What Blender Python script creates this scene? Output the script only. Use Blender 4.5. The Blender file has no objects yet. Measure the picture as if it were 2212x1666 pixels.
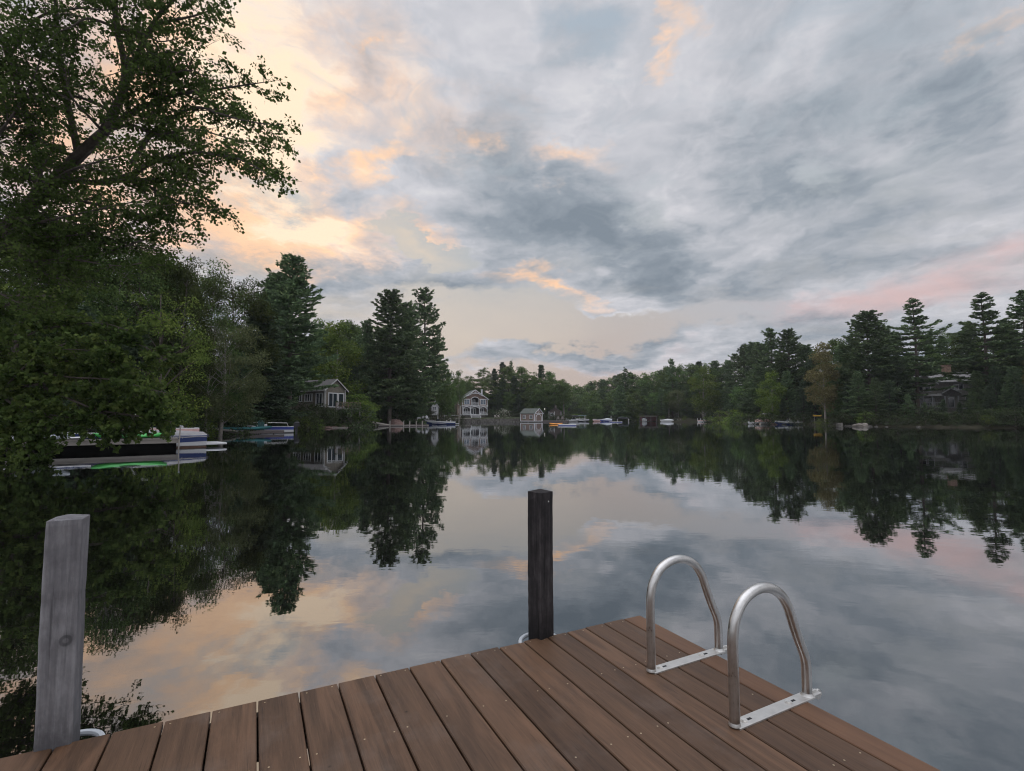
import bpy, math, random
import numpy as np
from mathutils import Vector, Matrix
R = math.radians
rng = np.random.default_rng(7)
random.seed(7)
sc = bpy.context.scene
COL = sc.collection
# ------------------------------------------------------------------ camera model
F, CX, CY, HZ, CAMZ = 1100.0, 1106.0, 833.0, 902.0, 1.6      # pixels of a 2212 x 1666 picture
PITCH = math.atan((HZ-CY)/F)
def ray(px, py):
    u = (px-CX)/F; v = (CY-py)/F
    return Vector((u, math.cos(PITCH)-v*math.sin(PITCH), math.sin(PITCH)+v*math.cos(PITCH)))
def at(px, py, Y):
    r = ray(px, py); t = Y/r.y
    return Vector((r.x*t, Y, CAMZ+r.z*t))
def gx(px, Y, z=0.0):
    return (px-CX)/F*(Y*math.cos(PITCH)+(z-CAMZ)*math.sin(PITCH))
cam = bpy.data.cameras.new("camera"); camo = bpy.data.objects.new("camera", cam); COL.objects.link(camo)
cam.sensor_width = 36; cam.lens = F/2212*36; cam.clip_start = 0.05; cam.clip_end = 9000
camo.location = (0, 0, CAMZ); camo.rotation_euler = (R(90)+PITCH, 0, 0)
sc.camera = camo
# ------------------------------------------------------------------ objects
def empty(name, loc, rz=0.0, label=None, cat=None, group=None, scale=None):
    o = bpy.data.objects.new(name, None); COL.objects.link(o)
    o.location = loc; o.rotation_euler = (0, 0, rz); o.empty_display_size = 0.2
    if scale is not None: o.scale = scale
    tag(o, label, cat, group); return o
def tag(o, label=None, cat=None, group=None, kind=None):
    if label: o["label"] = label
    if cat: o["category"] = cat
    if group: o["group"] = group
    if kind: o["kind"] = kind
    return o
def link(name, me, m, parent=None, label=None):
    o = bpy.data.objects.new(name, me); COL.objects.link(o)
    if m is not None and len(me.materials) == 0: me.materials.append(m)
    if parent is not None: o.parent = parent
    if label: o["label"] = label
    return o
class MB:
    def __init__(s): s.v = []; s.f = []
    def add(s, vs, fs):
        n = len(s.v); s.v += [tuple(p) for p in vs]; s.f += [tuple(i+n for i in q) for q in fs]; return s
    def box(s, c, d, rz=0.0, M=None):
        x, y, z = d[0]/2, d[1]/2, d[2]/2
        vs = [Vector(p) for p in ((-x,-y,-z),(x,-y,-z),(x,y,-z),(-x,y,-z),(-x,-y,z),(x,-y,z),(x,y,z),(-x,y,z))]
        m = M if M is not None else Matrix.Rotation(rz, 3, 'Z')
        vs = [m @ p + Vector(c) for p in vs]
        return s.add(vs, [(0,3,2,1),(4,5,6,7),(0,1,5,4),(1,2,6,5),(2,3,7,6),(3,0,4,7)])
    def bar(s, a, b, w, h, up=(0,0,1)):                     # rectangular bar from a to b
        a = Vector(a); b = Vector(b); d = (b-a); L = d.length; d.normalize()
        u = Vector(up)
        if abs(d.dot(u)) > .98: u = Vector((1,0,0))
        x = d.cross(u).normalized(); z = x.cross(d).normalized()
        M = Matrix((x, d, z)).transposed()
        return s.box((a+b)/2, (w, L, h), M=M)
    def bevbox(s, c, d, b, rz=0.0):                         # box with chamfered top edges
        x, y, z = d[0]/2, d[1]/2, d[2]/2
        m = Matrix.Rotation(rz, 3, 'Z')
        ring = lambda ix, iz: [(-x+ix,-y+ix,iz),(x-ix,-y+ix,iz),(x-ix,y-ix,iz),(-x+ix,y-ix,iz)]
        vs = ring(0,-z)+ring(0,z-b)+ring(b,z)
        vs = [m @ Vector(p) + Vector(c) for p in vs]
        fs = [(3,2,1,0),(8,9,10,11)]
        for k in (0,4):
            for i in range(4):
                j = (i+1) % 4; fs.append((k+i,k+j,k+4+j,k+4+i))
        return s.add(vs, fs)
    def tube(s, pts, r, n=8, cap=True):
        pts = [Vector(p) for p in pts]; m = len(pts)
        rs = r if isinstance(r, (list, tuple)) else [r]*m
        base = len(s.v); prev = None
        for i, p in enumerate(pts):
            d = (pts[min(i+1,m-1)]-pts[max(i-1,0)]).normalized()
            if prev is None:
                u = Vector((0,0,1)) if abs(d.z) < .9 else Vector((1,0,0))
                x = d.cross(u).normalized()
            else:
                x = (prev - d*prev.dot(d)).normalized()
            prev = x; y = d.cross(x)
            for k in range(n):
                a = 2*math.pi*k/n
                s.v.append(tuple(p + (x*math.cos(a)+y*math.sin(a))*rs[i]))
        for i in range(m-1):
            for k in range(n):
                q = (k+1) % n
                s.f.append((base+i*n+k, base+i*n+q, base+(i+1)*n+q, base+(i+1)*n+k))
        if cap:
            s.f.append(tuple(base+k for k in reversed(range(n))))
            s.f.append(tuple(base+(m-1)*n+k for k in range(n)))
        return s
    def prism(s, poly, y0, y1):                             # polygon in XZ, thickness along Y
        n = len(poly)
        vs = [(x,y0,z) for x,z in poly]+[(x,y1,z) for x,z in poly]
        fs = [tuple(range(n)), tuple(range(2*n-1,n-1,-1))]
        for i in range(n):
            j = (i+1) % n; fs.append((i,i+n,j+n,j))
        return s.add(vs, fs)
    def loft(s, rings, closed=False, caps=True):
        n = len(rings[0]); base = len(s.v)
        for r_ in rings: s.v += [tuple(p) for p in r_]
        for i in range(len(rings)-1):
            for k in range(n if closed else n-1):
                q = (k+1) % n
                s.f.append((base+i*n+k, base+i*n+q, base+(i+1)*n+q, base+(i+1)*n+k))
        if caps:
            s.f.append(tuple(base+k for k in reversed(range(n))))
            s.f.append(tuple(base+(len(rings)-1)*n+k for k in range(n)))
        return s
    def disc(s, c, r, h, n=10):
        vs = [(c[0]+r*math.cos(2*math.pi*k/n), c[1]+r*math.sin(2*math.pi*k/n), c[2]+z) for z in (0,h) for k in range(n)]
        fs = [tuple(range(n-1,-1,-1)), tuple(range(n,2*n))]+[(k,(k+1)%n,n+(k+1)%n,n+k) for k in range(n)]
        return s.add(vs, fs)
    def arch(s, x0, x1, zs, zt, zb, y0, y1, w, n=14):       # flat arch band: spring zs, top zt, over width x0..x1
        cx = (x0+x1)/2; a = (x1-x0)/2; h = zt-zs
        for k in range(n):
            t0 = math.pi*k/n; t1 = math.pi*(k+1)/n
            p = lambda t, o: (cx-math.cos(t)*(a+o), zs+math.sin(t)*(h+o))
            s.prism([p(t0,0), p(t1,0), p(t1,w), p(t0,w)], y0, y1)
        return s
    def build(s, name, m, parent=None, label=None, smooth=False, loc=None):
        me = bpy.data.meshes.new(name); me.from_pydata(s.v, [], s.f); me.validate(); me.update()
        if smooth: me.polygons.foreach_set('use_smooth', [True]*len(me.polygons))
        o = link(name, me, m, parent, label)
        if smooth:
            try: me.set_sharp_from_angle(angle=R(40))
            except Exception: pass
        if loc is not None: o.location = loc
        return o
def quads_mesh(name, V):                                    # V: (N,4,3)
    N = len(V); me = bpy.data.meshes.new(name)
    me.vertices.add(N*4); me.vertices.foreach_set('co', np.ascontiguousarray(V, dtype=np.float32).ravel())
    me.loops.add(N*4); me.loops.foreach_set('vertex_index', np.arange(N*4, dtype=np.int32))
    me.polygons.add(N); me.polygons.foreach_set('loop_start', np.arange(0, N*4, 4, dtype=np.int32))
    me.update(calc_edges=True); return me
def unit(a): return a/np.maximum(np.linalg.norm(a, axis=-1, keepdims=True), 1e-9)
def leaf_quads(C, D, L, W, flat=0.5):
    """kites: centre C, long axis D, length L, width W; flat = how much the blade is turned to face up"""
    N = len(C); D = unit(D)
    n = unit(rng.normal(size=(N,3))*(1-flat) + np.array([0,0,1.0])*flat)
    S = unit(np.cross(D, n)); L = np.asarray(L).reshape(-1,1)*np.ones((N,1)); W = np.asarray(W).reshape(-1,1)*np.ones((N,1))
    a = C-D*L*.5; b = C+S*W*.5-D*L*.05; c = C+D*L*.5; d = C-S*W*.5-D*L*.05
    return np.stack([a,b,c,d], axis=1)
# ------------------------------------------------------------------ materials
def newmat(name):
    m = bpy.data.materials.new(name); m.use_nodes = True
    nt = m.node_tree; return m, nt, nt.nodes['Principled BSDF']
def nd(nt, typ, **kw):
    n = nt.nodes.new(typ)
    for k, v in kw.items():
        if k.startswith('i_'): n.inputs[k[2:].replace('_',' ')].default_value = v
        else: setattr(n, k, v)
    return n
def ramp(nt, fac, stops):
    r = nt.nodes.new('ShaderNodeValToRGB'); e = r.color_ramp.elements
    while len(e) < len(stops): e.new(0.5)
    for el, (p, c) in zip(e, stops): el.position = p; el.color = (*c, 1)
    nt.links.new(fac, r.inputs['Fac']); return r.outputs['Color']
def noise(nt, vec, scale, detail=4, rough=.55, dist=0.0, out='Fac'):
    n = nd(nt, 'ShaderNodeTexNoise'); n.inputs['Scale'].default_value = scale; n.inputs['Detail'].default_value = detail
    n.inputs['Roughness'].default_value = rough; n.inputs['Distortion'].default_value = dist
    if vec is not None: nt.links.new(vec, n.inputs['Vector'])
    return n.outputs[out]
def mth(nt, op, a, b=None, c=None, clamp=False):
    n = nd(nt, 'ShaderNodeMath', operation=op, use_clamp=clamp)
    for i, x in enumerate((a, b, c)):
        if x is None: continue
        if isinstance(x, (int, float)): n.inputs[i].default_value = x
        else: nt.links.new(x, n.inputs[i])
    return n.outputs[0]
def mixc(nt, fac, a, b, blend='MIX'):
    n = nd(nt, 'ShaderNodeMix', data_type='RGBA', blend_type=blend)
    for i, x in ((0, fac), (6, a), (7, b)):
        if isinstance(x, (int, float)): n.inputs[i].default_value = x
        elif isinstance(x, tuple): n.inputs[i].default_value = (*x, 1)
        else: nt.links.new(x, n.inputs[i])
    return n.outputs[2]
def bump(nt, h, bsdf, strength=.3, dist=.01):
    b = nd(nt, 'ShaderNodeBump'); b.inputs['Strength'].default_value = strength; b.inputs['Distance'].default_value = dist
    nt.links.new(h, b.inputs['Height']); nt.links.new(b.outputs[0], bsdf.inputs['Normal'])
def simple(name, col, rough=.6, var=.25, scale=6.0, metal=0.0, bumpk=0.0, spec=.4):
    m, nt, b = newmat(name)
    tc = nd(nt, 'ShaderNodeTexCoord')
    f = noise(nt, tc.outputs['Object'], scale, 5, .6)
    lo = tuple(c*(1-var) for c in col); hi = tuple(min(1, c*(1+var)) for c in col)
    nt.links.new(ramp(nt, f, [(.3, lo), (.7, hi)]), b.inputs['Base Color'])
    b.inputs['Roughness'].default_value = rough; b.inputs['Metallic'].default_value = metal
    b.inputs['Specular IOR Level'].default_value = spec
    if bumpk: bump(nt, noise(nt, tc.outputs['Object'], scale*4, 6, .6), b, bumpk, .02)
    return m
def leafmat(name, stops, trans=.25, objvar=.5, clump=.5, cs=.5):
    m, nt, b = newmat(name)
    g = nd(nt, 'ShaderNodeNewGeometry'); oi = nd(nt, 'ShaderNodeObjectInfo'); tc = nd(nt, 'ShaderNodeTexCoord')
    f = mth(nt, 'MULTIPLY', g.outputs['Random Per Island'], 1-clump)
    nz = noise(nt, tc.outputs['Object'], cs, 3, .6)
    nz = mth(nt, 'MULTIPLY_ADD', nz, 2.4, -.7, clamp=True)
    f = mth(nt, 'MULTIPLY_ADD', nz, clump, f)
    c = ramp(nt, f, stops)
    hs = nd(nt, 'ShaderNodeHueSaturation'); nt.links.new(c, hs.inputs['Color'])
    nt.links.new(mth(nt, 'MULTIPLY_ADD', oi.outputs['Random'], .05*objvar, .5-.025*objvar), hs.inputs['Hue'])
    nt.links.new(mth(nt, 'MULTIPLY_ADD', oi.outputs['Random'], objvar*.9, 1-objvar*.45), hs.inputs['Value'])
    out = nt.nodes['Material Output']; nt.nodes.remove(b)
    df = nd(nt, 'ShaderNodeBsdfDiffuse'); tr = nd(nt, 'ShaderNodeBsdfTranslucent'); mx = nd(nt, 'ShaderNodeMixShader')
    nt.links.new(hs.outputs[0], df.inputs[0]); nt.links.new(hs.outputs[0], tr.inputs[0])
    mx.inputs[0].default_value = trans
    nt.links.new(df.outputs[0], mx.inputs[1]); nt.links.new(tr.outputs[0], mx.inputs[2]); nt.links.new(mx.outputs[0], out.inputs[0])
    return m
def woodmat(name, dark, light, axis='Y', scale=1.0, rough=.65, islandvar=.35, accent=None, knots=False, bk=.25):
    m, nt, b = newmat(name)
    tc = nd(nt, 'ShaderNodeTexCoord'); g = nd(nt, 'ShaderNodeNewGeometry')
    off = nd(nt, 'ShaderNodeCombineXYZ')
    for k, mul in ((0, 37.0), (1, 91.0), (2, 17.0)): nt.links.new(mth(nt, 'MULTIPLY', g.outputs['Random Per Island'], mul), off.inputs[k])
    va = nd(nt, 'ShaderNodeVectorMath', operation='ADD'); nt.links.new(tc.outputs['Object'], va.inputs[0]); nt.links.new(off.outputs[0], va.inputs[1])
    mp = nd(nt, 'ShaderNodeMapping'); nt.links.new(va.outputs[0], mp.inputs[0])
    st = {'X': (1.2, 22, 22), 'Y': (22, 1.2, 22), 'Z': (22, 22, 1.2)}[axis]
    mp.inputs['Scale'].default_value = tuple(q*scale for q in st)
    fine = noise(nt, mp.outputs[0], 3.2, 8, .65, .6)
    mp2 = nd(nt, 'ShaderNodeMapping'); nt.links.new(va.outputs[0], mp2.inputs[0])
    st2 = {'X': (.5, 5, 5), 'Y': (5, .5, 5), 'Z': (5, 5, .5)}[axis]; mp2.inputs['Scale'].default_value = tuple(q*scale for q in st2)
    broad = noise(nt, mp2.outputs[0], 2.0, 4, .6, 1.0)
    blot = noise(nt, tc.outputs['Object'], 3.5*scale, 5, .6)
    f = mth(nt, 'MULTIPLY_ADD', fine, .45, mth(nt, 'MULTIPLY_ADD', broad, .5, mth(nt, 'MULTIPLY', blot, .35)))
    f = mth(nt, 'MULTIPLY_ADD', mth(nt, 'SUBTRACT', g.outputs['Random Per Island'], .5), islandvar, f)
    c = ramp(nt, f, [(.35, dark), (.62, tuple((a+q)/2 for a, q in zip(dark, light))), (.9, light)])
    if accent:
        mp3 = nd(nt, 'ShaderNodeMapping'); nt.links.new(va.outputs[0], mp3.inputs[0]); mp3.inputs['Scale'].default_value = (95, 2.6, 95)
        hair = noise(nt, mp3.outputs[0], 2.6, 4, .7, .5)
        c = mixc(nt, mth(nt, 'MULTIPLY_ADD', hair, -5.0, 2.15, clamp=True), c, tuple(q*.45 for q in dark))
        c = mixc(nt, mth(nt, 'MULTIPLY', mth(nt, 'MULTIPLY_ADD', hair, 5.0, -2.9, clamp=True), .55), c, tuple(q*1.5 for q in light))
        wear = noise(nt, tc.outputs['Object'], 2.2, 6, .65)
        c = mixc(nt, mth(nt, 'MULTIPLY', mth(nt, 'MULTIPLY_ADD', wear, 4.0, -2.05, clamp=True), .5), c, (.16,.125,.105))
        spot = nd(nt, 'ShaderNodeTexVoronoi'); spot.inputs['Scale'].default_value = 7.0; nt.links.new(tc.outputs['Object'], spot.inputs['Vector'])
        c = mixc(nt, mth(nt, 'MULTIPLY', mth(nt, 'MULTIPLY_ADD', spot.outputs['Distance'], -16.0, 1.0, clamp=True), mth(nt, 'GREATER_THAN', wear, .5)), c, tuple(q*.35 for q in dark))
        a2 = mth(nt, 'GREATER_THAN', mth(nt, 'FRACT', mth(nt, 'MULTIPLY', g.outputs['Random Per Island'], 7.31)), .62)
        bs = mth(nt, 'MULTIPLY_ADD', broad, 3.0, -1.35, clamp=True)
        c = mixc(nt, mth(nt, 'MULTIPLY', mth(nt, 'MULTIPLY', a2, bs), .8), c, accent)
    if knots:
        pass
    if knots:
        vor = nd(nt, 'ShaderNodeTexVoronoi'); vor.inputs['Scale'].default_value = 3.1
        kp = nd(nt, 'ShaderNodeMapping'); kp.inputs['Scale'].default_value = (1.0, 1.0, .62); nt.links.new(tc.outputs['Object'], kp.inputs[0]); nt.links.new(kp.outputs[0], vor.inputs['Vector'])
        kk = mth(nt, 'MULTIPLY_ADD', vor.outputs['Distance'], -14.0, 1.35, clamp=True)
        c = mixc(nt, mth(nt, 'MULTIPLY', kk, .75), c, tuple(q*.35 for q in dark))
    nt.links.new(c, b.inputs['Base Color'])
    b.inputs['Specular IOR Level'].default_value = .3
    nt.links.new(mth(nt, 'MULTIPLY_ADD', blot, .35, rough-.17), b.inputs['Roughness'])
    bump(nt, fine, b, bk, .003)
    return m
M = {}
M['deck'] = woodmat('deck_wood', (.028,.0145,.0085), (.118,.065,.037), 'Y', 1.0, .55, .16, accent=(.165,.088,.050))
M['edge_board'] = woodmat('edge_board_wood', (.060,.029,.016), (.165,.085,.046), 'Y', 1.0, .55, .1)
M['joist'] = woodmat('joist_wood', (.03,.022,.018), (.07,.05,.04), 'X', 1.0, .8)
def postmat(name, dark, mid, light, worn, knot=None):
    m, nt, b = newmat(name); tc = nd(nt, 'ShaderNodeTexCoord'); O = tc.outputs['Object']
    def nz(sc_, scale, det, rough=.6, dist=0.0):
        mp = nd(nt, 'ShaderNodeMapping'); mp.inputs['Scale'].default_value = sc_; nt.links.new(O, mp.inputs[0]); return noise(nt, mp.outputs[0], scale, det, rough, dist)
    grain = nz((1,1,.035), 130, 6, .65, .4); band = nz((1,1,.05), 26, 4, .6, .8); blot = nz((1,1,.55), 14, 6, .68); crack = nz((1,1,.02), 60, 3, .5, .6)
    f = mth(nt, 'MULTIPLY_ADD', grain, .40, mth(nt, 'MULTIPLY_ADD', band, .55, mth(nt, 'MULTIPLY_ADD', blot, .75, -.33)))
    c = ramp(nt, f, [(.25, dark), (.52, mid), (.80, light)])
    c = mixc(nt, mth(nt, 'MULTIPLY_ADD', crack, -9.0, 3.1, clamp=True), c, tuple(q*.45 for q in dark))
    sp_ = nd(nt, 'ShaderNodeSeparateXYZ'); nt.links.new(O, sp_.inputs[0])
    edge = mth(nt, 'MULTIPLY_ADD', mth(nt, 'ADD', mth(nt, 'ABSOLUTE', sp_.outputs[0]), mth(nt, 'ABSOLUTE', sp_.outputs[1])), 60.0, -60.0*.0915, clamp=True)
    c = mixc(nt, mth(nt, 'MULTIPLY', mth(nt, 'MULTIPLY', edge, mth(nt, 'MULTIPLY_ADD', blot, 1.8, -.3, clamp=True)), .8), c, worn)
    wet = mth(nt, 'MULTIPLY_ADD', mth(nt, 'MULTIPLY_ADD', blot, .12, sp_.outputs[2]), -14.0, 14.0*.60, clamp=True)
    c = mixc(nt, mth(nt, 'MULTIPLY', wet, .6), c, tuple(q*.5 for q in dark))
    if knot:
        v = nd(nt, 'ShaderNodeVectorMath', operation='SUBTRACT'); nt.links.new(O, v.inputs[0]); v.inputs[1].default_value = knot
        ln = nd(nt, 'ShaderNodeVectorMath', operation='LENGTH'); nt.links.new(v.outputs[0], ln.inputs[0])
        r_ = mth(nt, 'MULTIPLY_ADD', blot, .006, ln.outputs['Value'])
        ring = ramp(nt, mth(nt, 'MULTIPLY', r_, 25.0), [(.0,(.55,)*3),(.24,(.5,)*3),(.34,(1,)*3),(.50,(1,)*3),(.62,(.25,)*3),(.9,(0,)*3)])
        c = mixc(nt, mth(nt, 'MULTIPLY', ring, .6), c, tuple(q*.18 for q in dark))
    nt.links.new(c, b.inputs['Base Color']); b.inputs['Roughness'].default_value = .85; b.inputs['Specular IOR Level'].default_value = .25
    bump(nt, mth(nt, 'ADD', grain, mth(nt, 'MULTIPLY', crack, .8)), b, .7, .004); return m
M['post_grey'] = postmat('grey_weathered_wood', (.085,.082,.090), (.150,.145,.153), (.27,.265,.275), (.38,.37,.38), (.022,-.051,.45+.36))
M['post_dark'] = postmat('dark_weathered_wood', (.008,.007,.008), (.024,.021,.022), (.075,.066,.068), (.16,.145,.145))
def alumat():
    m, nt, b = newmat('brushed_aluminium'); tc = nd(nt, 'ShaderNodeTexCoord'); O = tc.outputs['Object']
    mp = nd(nt, 'ShaderNodeMapping'); mp.inputs['Scale'].default_value = (1, 1, .08); nt.links.new(O, mp.inputs[0])
    scr = noise(nt, mp.outputs[0], 160, 4, .7); sp_ = noise(nt, O, 45, 6, .7); big = noise(nt, O, 7, 4, .6)
    f = mth(nt, 'MULTIPLY_ADD', scr, .35, mth(nt, 'MULTIPLY_ADD', sp_, .35, mth(nt, 'MULTIPLY', big, .35)))
    c = ramp(nt, f, [(.30, (.32,.31,.30)), (.5, (.54,.53,.515)), (.72, (.68,.67,.65))])
    z = nd(nt, 'ShaderNodeSeparateXYZ'); nt.links.new(O, z.inputs[0])
    low = mth(nt, 'MULTIPLY_ADD', mth(nt, 'MULTIPLY_ADD', sp_, .05, z.outputs[2]), -22.0, 1.5, clamp=True)
    c = mixc(nt, mth(nt, 'MULTIPLY', low, .7), c, (.11,.085,.06))
    nt.links.new(c, b.inputs['Base Color']); b.inputs['Metallic'].default_value = 1.0
    nt.links.new(mth(nt, 'MULTIPLY_ADD', f, .5, .06), b.inputs['Roughness']); bump(nt, sp_, b, .05, .001); return m
M['alu'] = alumat()
M['alu_plate'] = simple('dull_aluminium', (.56,.55,.53), .42, .10, 25, .85, .05)
M['bolt'] = simple('bolt_steel', (.75,.73,.70), .3, .1, 30, 1.0)
M['slot'] = simple('slot_shadow', (.02,.02,.022), .8, .2, 20)
M['brass'] = simple('screw_brass', (.42,.34,.23), .4, .3, 60, .8)
M['pvc'] = simple('white_plastic', (.42,.45,.48), .35, .08, 8)
M['white'] = simple('white_gelcoat', (.52,.52,.53), .25, .06, 2)
M['trim'] = simple('white_trim_paint', (.55,.55,.565), .5, .08, 2)
M['navy'] = simple('navy_gelcoat', (.022,.04,.14), .25, .15, 2)
M['blue'] = simple('blue_gelcoat', (.04,.06,.26), .3, .15, 2)
M['black'] = simple('black_plastic', (.015,.015,.018), .4, .3, 4)
M['canvas'] = simple('grey_canvas', (.24,.235,.24), .9, .18, 3, 0, .4)
M['dcanvas'] = simple('dark_canvas', (.03,.032,.036), .9, .25, 3)
M['teal'] = simple('teal_cover', (.012,.10,.11), .7, .35, 2, 0, .3)
M['teal_chair'] = simple('teal_plastic', (.035,.12,.12), .6, .2, 3)
M['green'] = simple('bright_green_plastic', (.045,.34,.06), .4, .2, 3)
M['orange'] = simple('orange_plastic', (.72,.27,.04), .4, .15, 3)
M['yellow'] = simple('yellow_plastic', (.72,.42,.04), .4, .15, 3)
M['pink'] = simple('salmon_gelcoat', (.62,.40,.37), .4, .12, 3)
M['red'] = simple('dark_red_paint', (.09,.022,.022), .7, .3, 3)
M['glass'] = simple('dark_window_glass', (.022,.03,.038), .08, .2, 1, 0, 0, .8)
M['bluepane'] = simple('blue_window_glass', (.055,.085,.12), .1, .2, 1, 0, 0, .8)
M['bronze'] = simple('antifoul_brown', (.10,.055,.035), .5, .3, 4)
M['dockgrey'] = woodmat('grey_dock_wood', (.09,.08,.076), (.20,.18,.17), 'X', .5, .8)
M['dockpale'] = woodmat('pale_dock_wood', (.18,.16,.145), (.34,.31,.28), 'X', .5, .8)
M['dockdark'] = woodmat('dark_dock_wood', (.06,.05,.05), (.13,.11,.11), 'X', .5, .8)
M['shingle_brown'] = simple('brown_shingles', (.155,.105,.085), .85, .3, 5, 0, .5)
M['shingle_tan'] = simple('tan_shingles', (.20,.15,.115), .85, .3, 5, 0, .5)
M['shingle_grey'] = simple('grey_shingles', (.145,.128,.104), .85, .3, 4, 0, .5)
M['siding_brown'] = simple('brown_siding', (.20,.145,.12), .8, .15, 3, 0, .2)
M['roof_green'] = simple('grey_green_roof', (.085,.096,.085), .85, .25, 3, 0, .4)
M['roof_grey'] = simple('grey_roof', (.085,.08,.078), .85, .22, 3, 0, .4)
M['dull_trim'] = simple('weathered_trim_paint', (.33,.325,.315), .6, .12, 2)
M['shingle_pale'] = simple('pale_grey_shingles', (.28,.27,.245), .85, .3, 4, 0, .5)
M['roof_pale'] = simple('pale_grey_roof', (.24,.235,.23), .85, .25, 3, 0, .4)
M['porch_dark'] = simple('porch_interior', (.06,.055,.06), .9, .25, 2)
M['rock'] = simple('grey_rock', (.10,.092,.083), .9, .45, 1.3, 0, .8)
M['rock_pale'] = simple('pale_rock', (.17,.15,.13), .9, .45, 1.3, 0, .8)
M['rock_brown'] = simple('brown_rock', (.14,.09,.08), .9, .4, 1.2, 0, .6)
M['stone'] = simple('chimney_stone', (.30,.20,.15), .9, .5, 3, 0, .8)
M['bark'] = simple('bark', (.085,.07,.06), .95, .4, 6, 0, .8)
M['bark_pale'] = simple('pale_bark', (.22,.20,.18), .95, .35, 6, 0, .6)
M['bark_dark'] = simple('dark_bark', (.04,.034,.032), .95, .4, 6, 0, .8)
# ------------------------------------------------------------------ lake outline and terrain
LAKE = [(-12,-6),(-17,4),(-20,14),(-22.5,21),(-24.5,27),(-26,35),(-27.5,45),(-27.5,55),(-28,63),(-29,76),(-27.5,90),(-24,100),
        (-24,112),(-22.5,119),(-18.5,126),(-17.2,140),(-18,155),(-20,170),(-22,179),(-12,181),(2,180),(12,181),(22,190),(27,205),(29,240),(31,290),
        (44,302),(50,262),(51,220),(53,198),(58,184),(67,178),(68,168),(66,150),(63,128),(63.5,114),(62.5,103),(61,94),(61,88),(68,83),(76,76),(88,50),(85,10),(50,-20),(0,-9)]
def lake_sd(x, y):
    """signed distance to the shore line: positive on land"""
    x = np.asarray(x, float); y = np.asarray(y, float)
    d = np.full(x.shape, 1e9); ins = np.zeros(x.shape, bool)
    n = len(LAKE)
    for i in range(n):
        ax, ay = LAKE[i]; bx, by = LAKE[(i+1) % n]
        ex, ey = bx-ax, by-ay
        t = np.clip(((x-ax)*ex+(y-ay)*ey)/(ex*ex+ey*ey), 0, 1)
        d = np.minimum(d, np.hypot(x-ax-t*ex, y-ay-t*ey))
        c = (ay > y) != (by > y)
        with np.errstate(divide='ignore', invalid='ignore'):
            xi = ax+(y-ay)/(by-ay if by != ay else 1e-9)*ex
        ins ^= c & (x < xi)
    return np.where(ins, -d, d)
def land_z(x, y):
    d = lake_sd(x, y)
    w = .25*np.sin(x*.31+y*.17)+.2*np.sin(x*.13-y*.37+1.3)
    z = np.where(d > 0, .12+.55*(1-np.exp(-d/1.6))+.055*np.maximum(d-2, 0)+w*np.clip(d/6, 0, 1), np.maximum(-1.8, d*.5-.02))
    z = z + np.clip(d-14, 0, 40)*.38*np.clip((y-20)/30, 0, 1)*(1-np.exp(-((x-88)**2+(y-103)**2)/17.0**2))
    z = np.minimum(z, 15+w*3)
    return z
def gz(x, y): return float(land_z(np.array([x]), np.array([y]))[0])
def axis_pts(lo, hi, step, far):
    a = list(np.arange(lo, hi+.1, step)); s = step
    p = hi
    while p < far: s *= 1.5; p += s; a.append(p)
    s = step; p = lo; b = []
    while p > -far: s *= 1.5; p -= s; b.append(p)
    return np.array(b[::-1]+a)
gxs = axis_pts(-70, 130, 1.6, 800); gys = axis_pts(-30, 340, 1.6, 900)
GX, GY = np.meshgrid(gxs, gys); GZ = land_z(GX, GY)
nx, ny = len(gxs), len(gys)
me = bpy.data.meshes.new('ground')
me.vertices.add(nx*ny); me.vertices.foreach_set('co', np.stack([GX, GY, GZ], -1).astype(np.float32).ravel())
ii = (np.arange(ny-1)[:, None]*nx+np.arange(nx-1)[None]).ravel()
q = np.stack([ii, ii+1, ii+nx+1, ii+nx], 1).astype(np.int32)
me.loops.add(q.size); me.loops.foreach_set('vertex_index', q.ravel())
me.polygons.add(len(q)); me.polygons.foreach_set('loop_start', np.arange(0, q.size, 4, dtype=np.int32))
me.update(calc_edges=True); me.polygons.foreach_set('use_smooth', [True]*len(q))
m, nt, b = newmat('forest_floor')
tc = nd(nt, 'ShaderNodeTexCoord')
f1 = noise(nt, tc.outputs['Object'], .25, 6, .65); f2 = noise(nt, tc.outputs['Object'], 2.5, 5, .6)
f = mth(nt, 'MULTIPLY_ADD', f1, .6, mth(nt, 'MULTIPLY', f2, .4))
nt.links.new(ramp(nt, f, [(.3, (.022,.019,.015)), (.5, (.038,.034,.022)), (.62, (.034,.042,.020)), (.8, (.06,.05,.036))]), b.inputs['Base Color'])
b.inputs['Roughness'].default_value = .95; b.inputs['Specular IOR Level'].default_value = .1
bump(nt, f2, b, .6, .1)
tag(link('ground', me, m), kind='structure')
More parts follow.
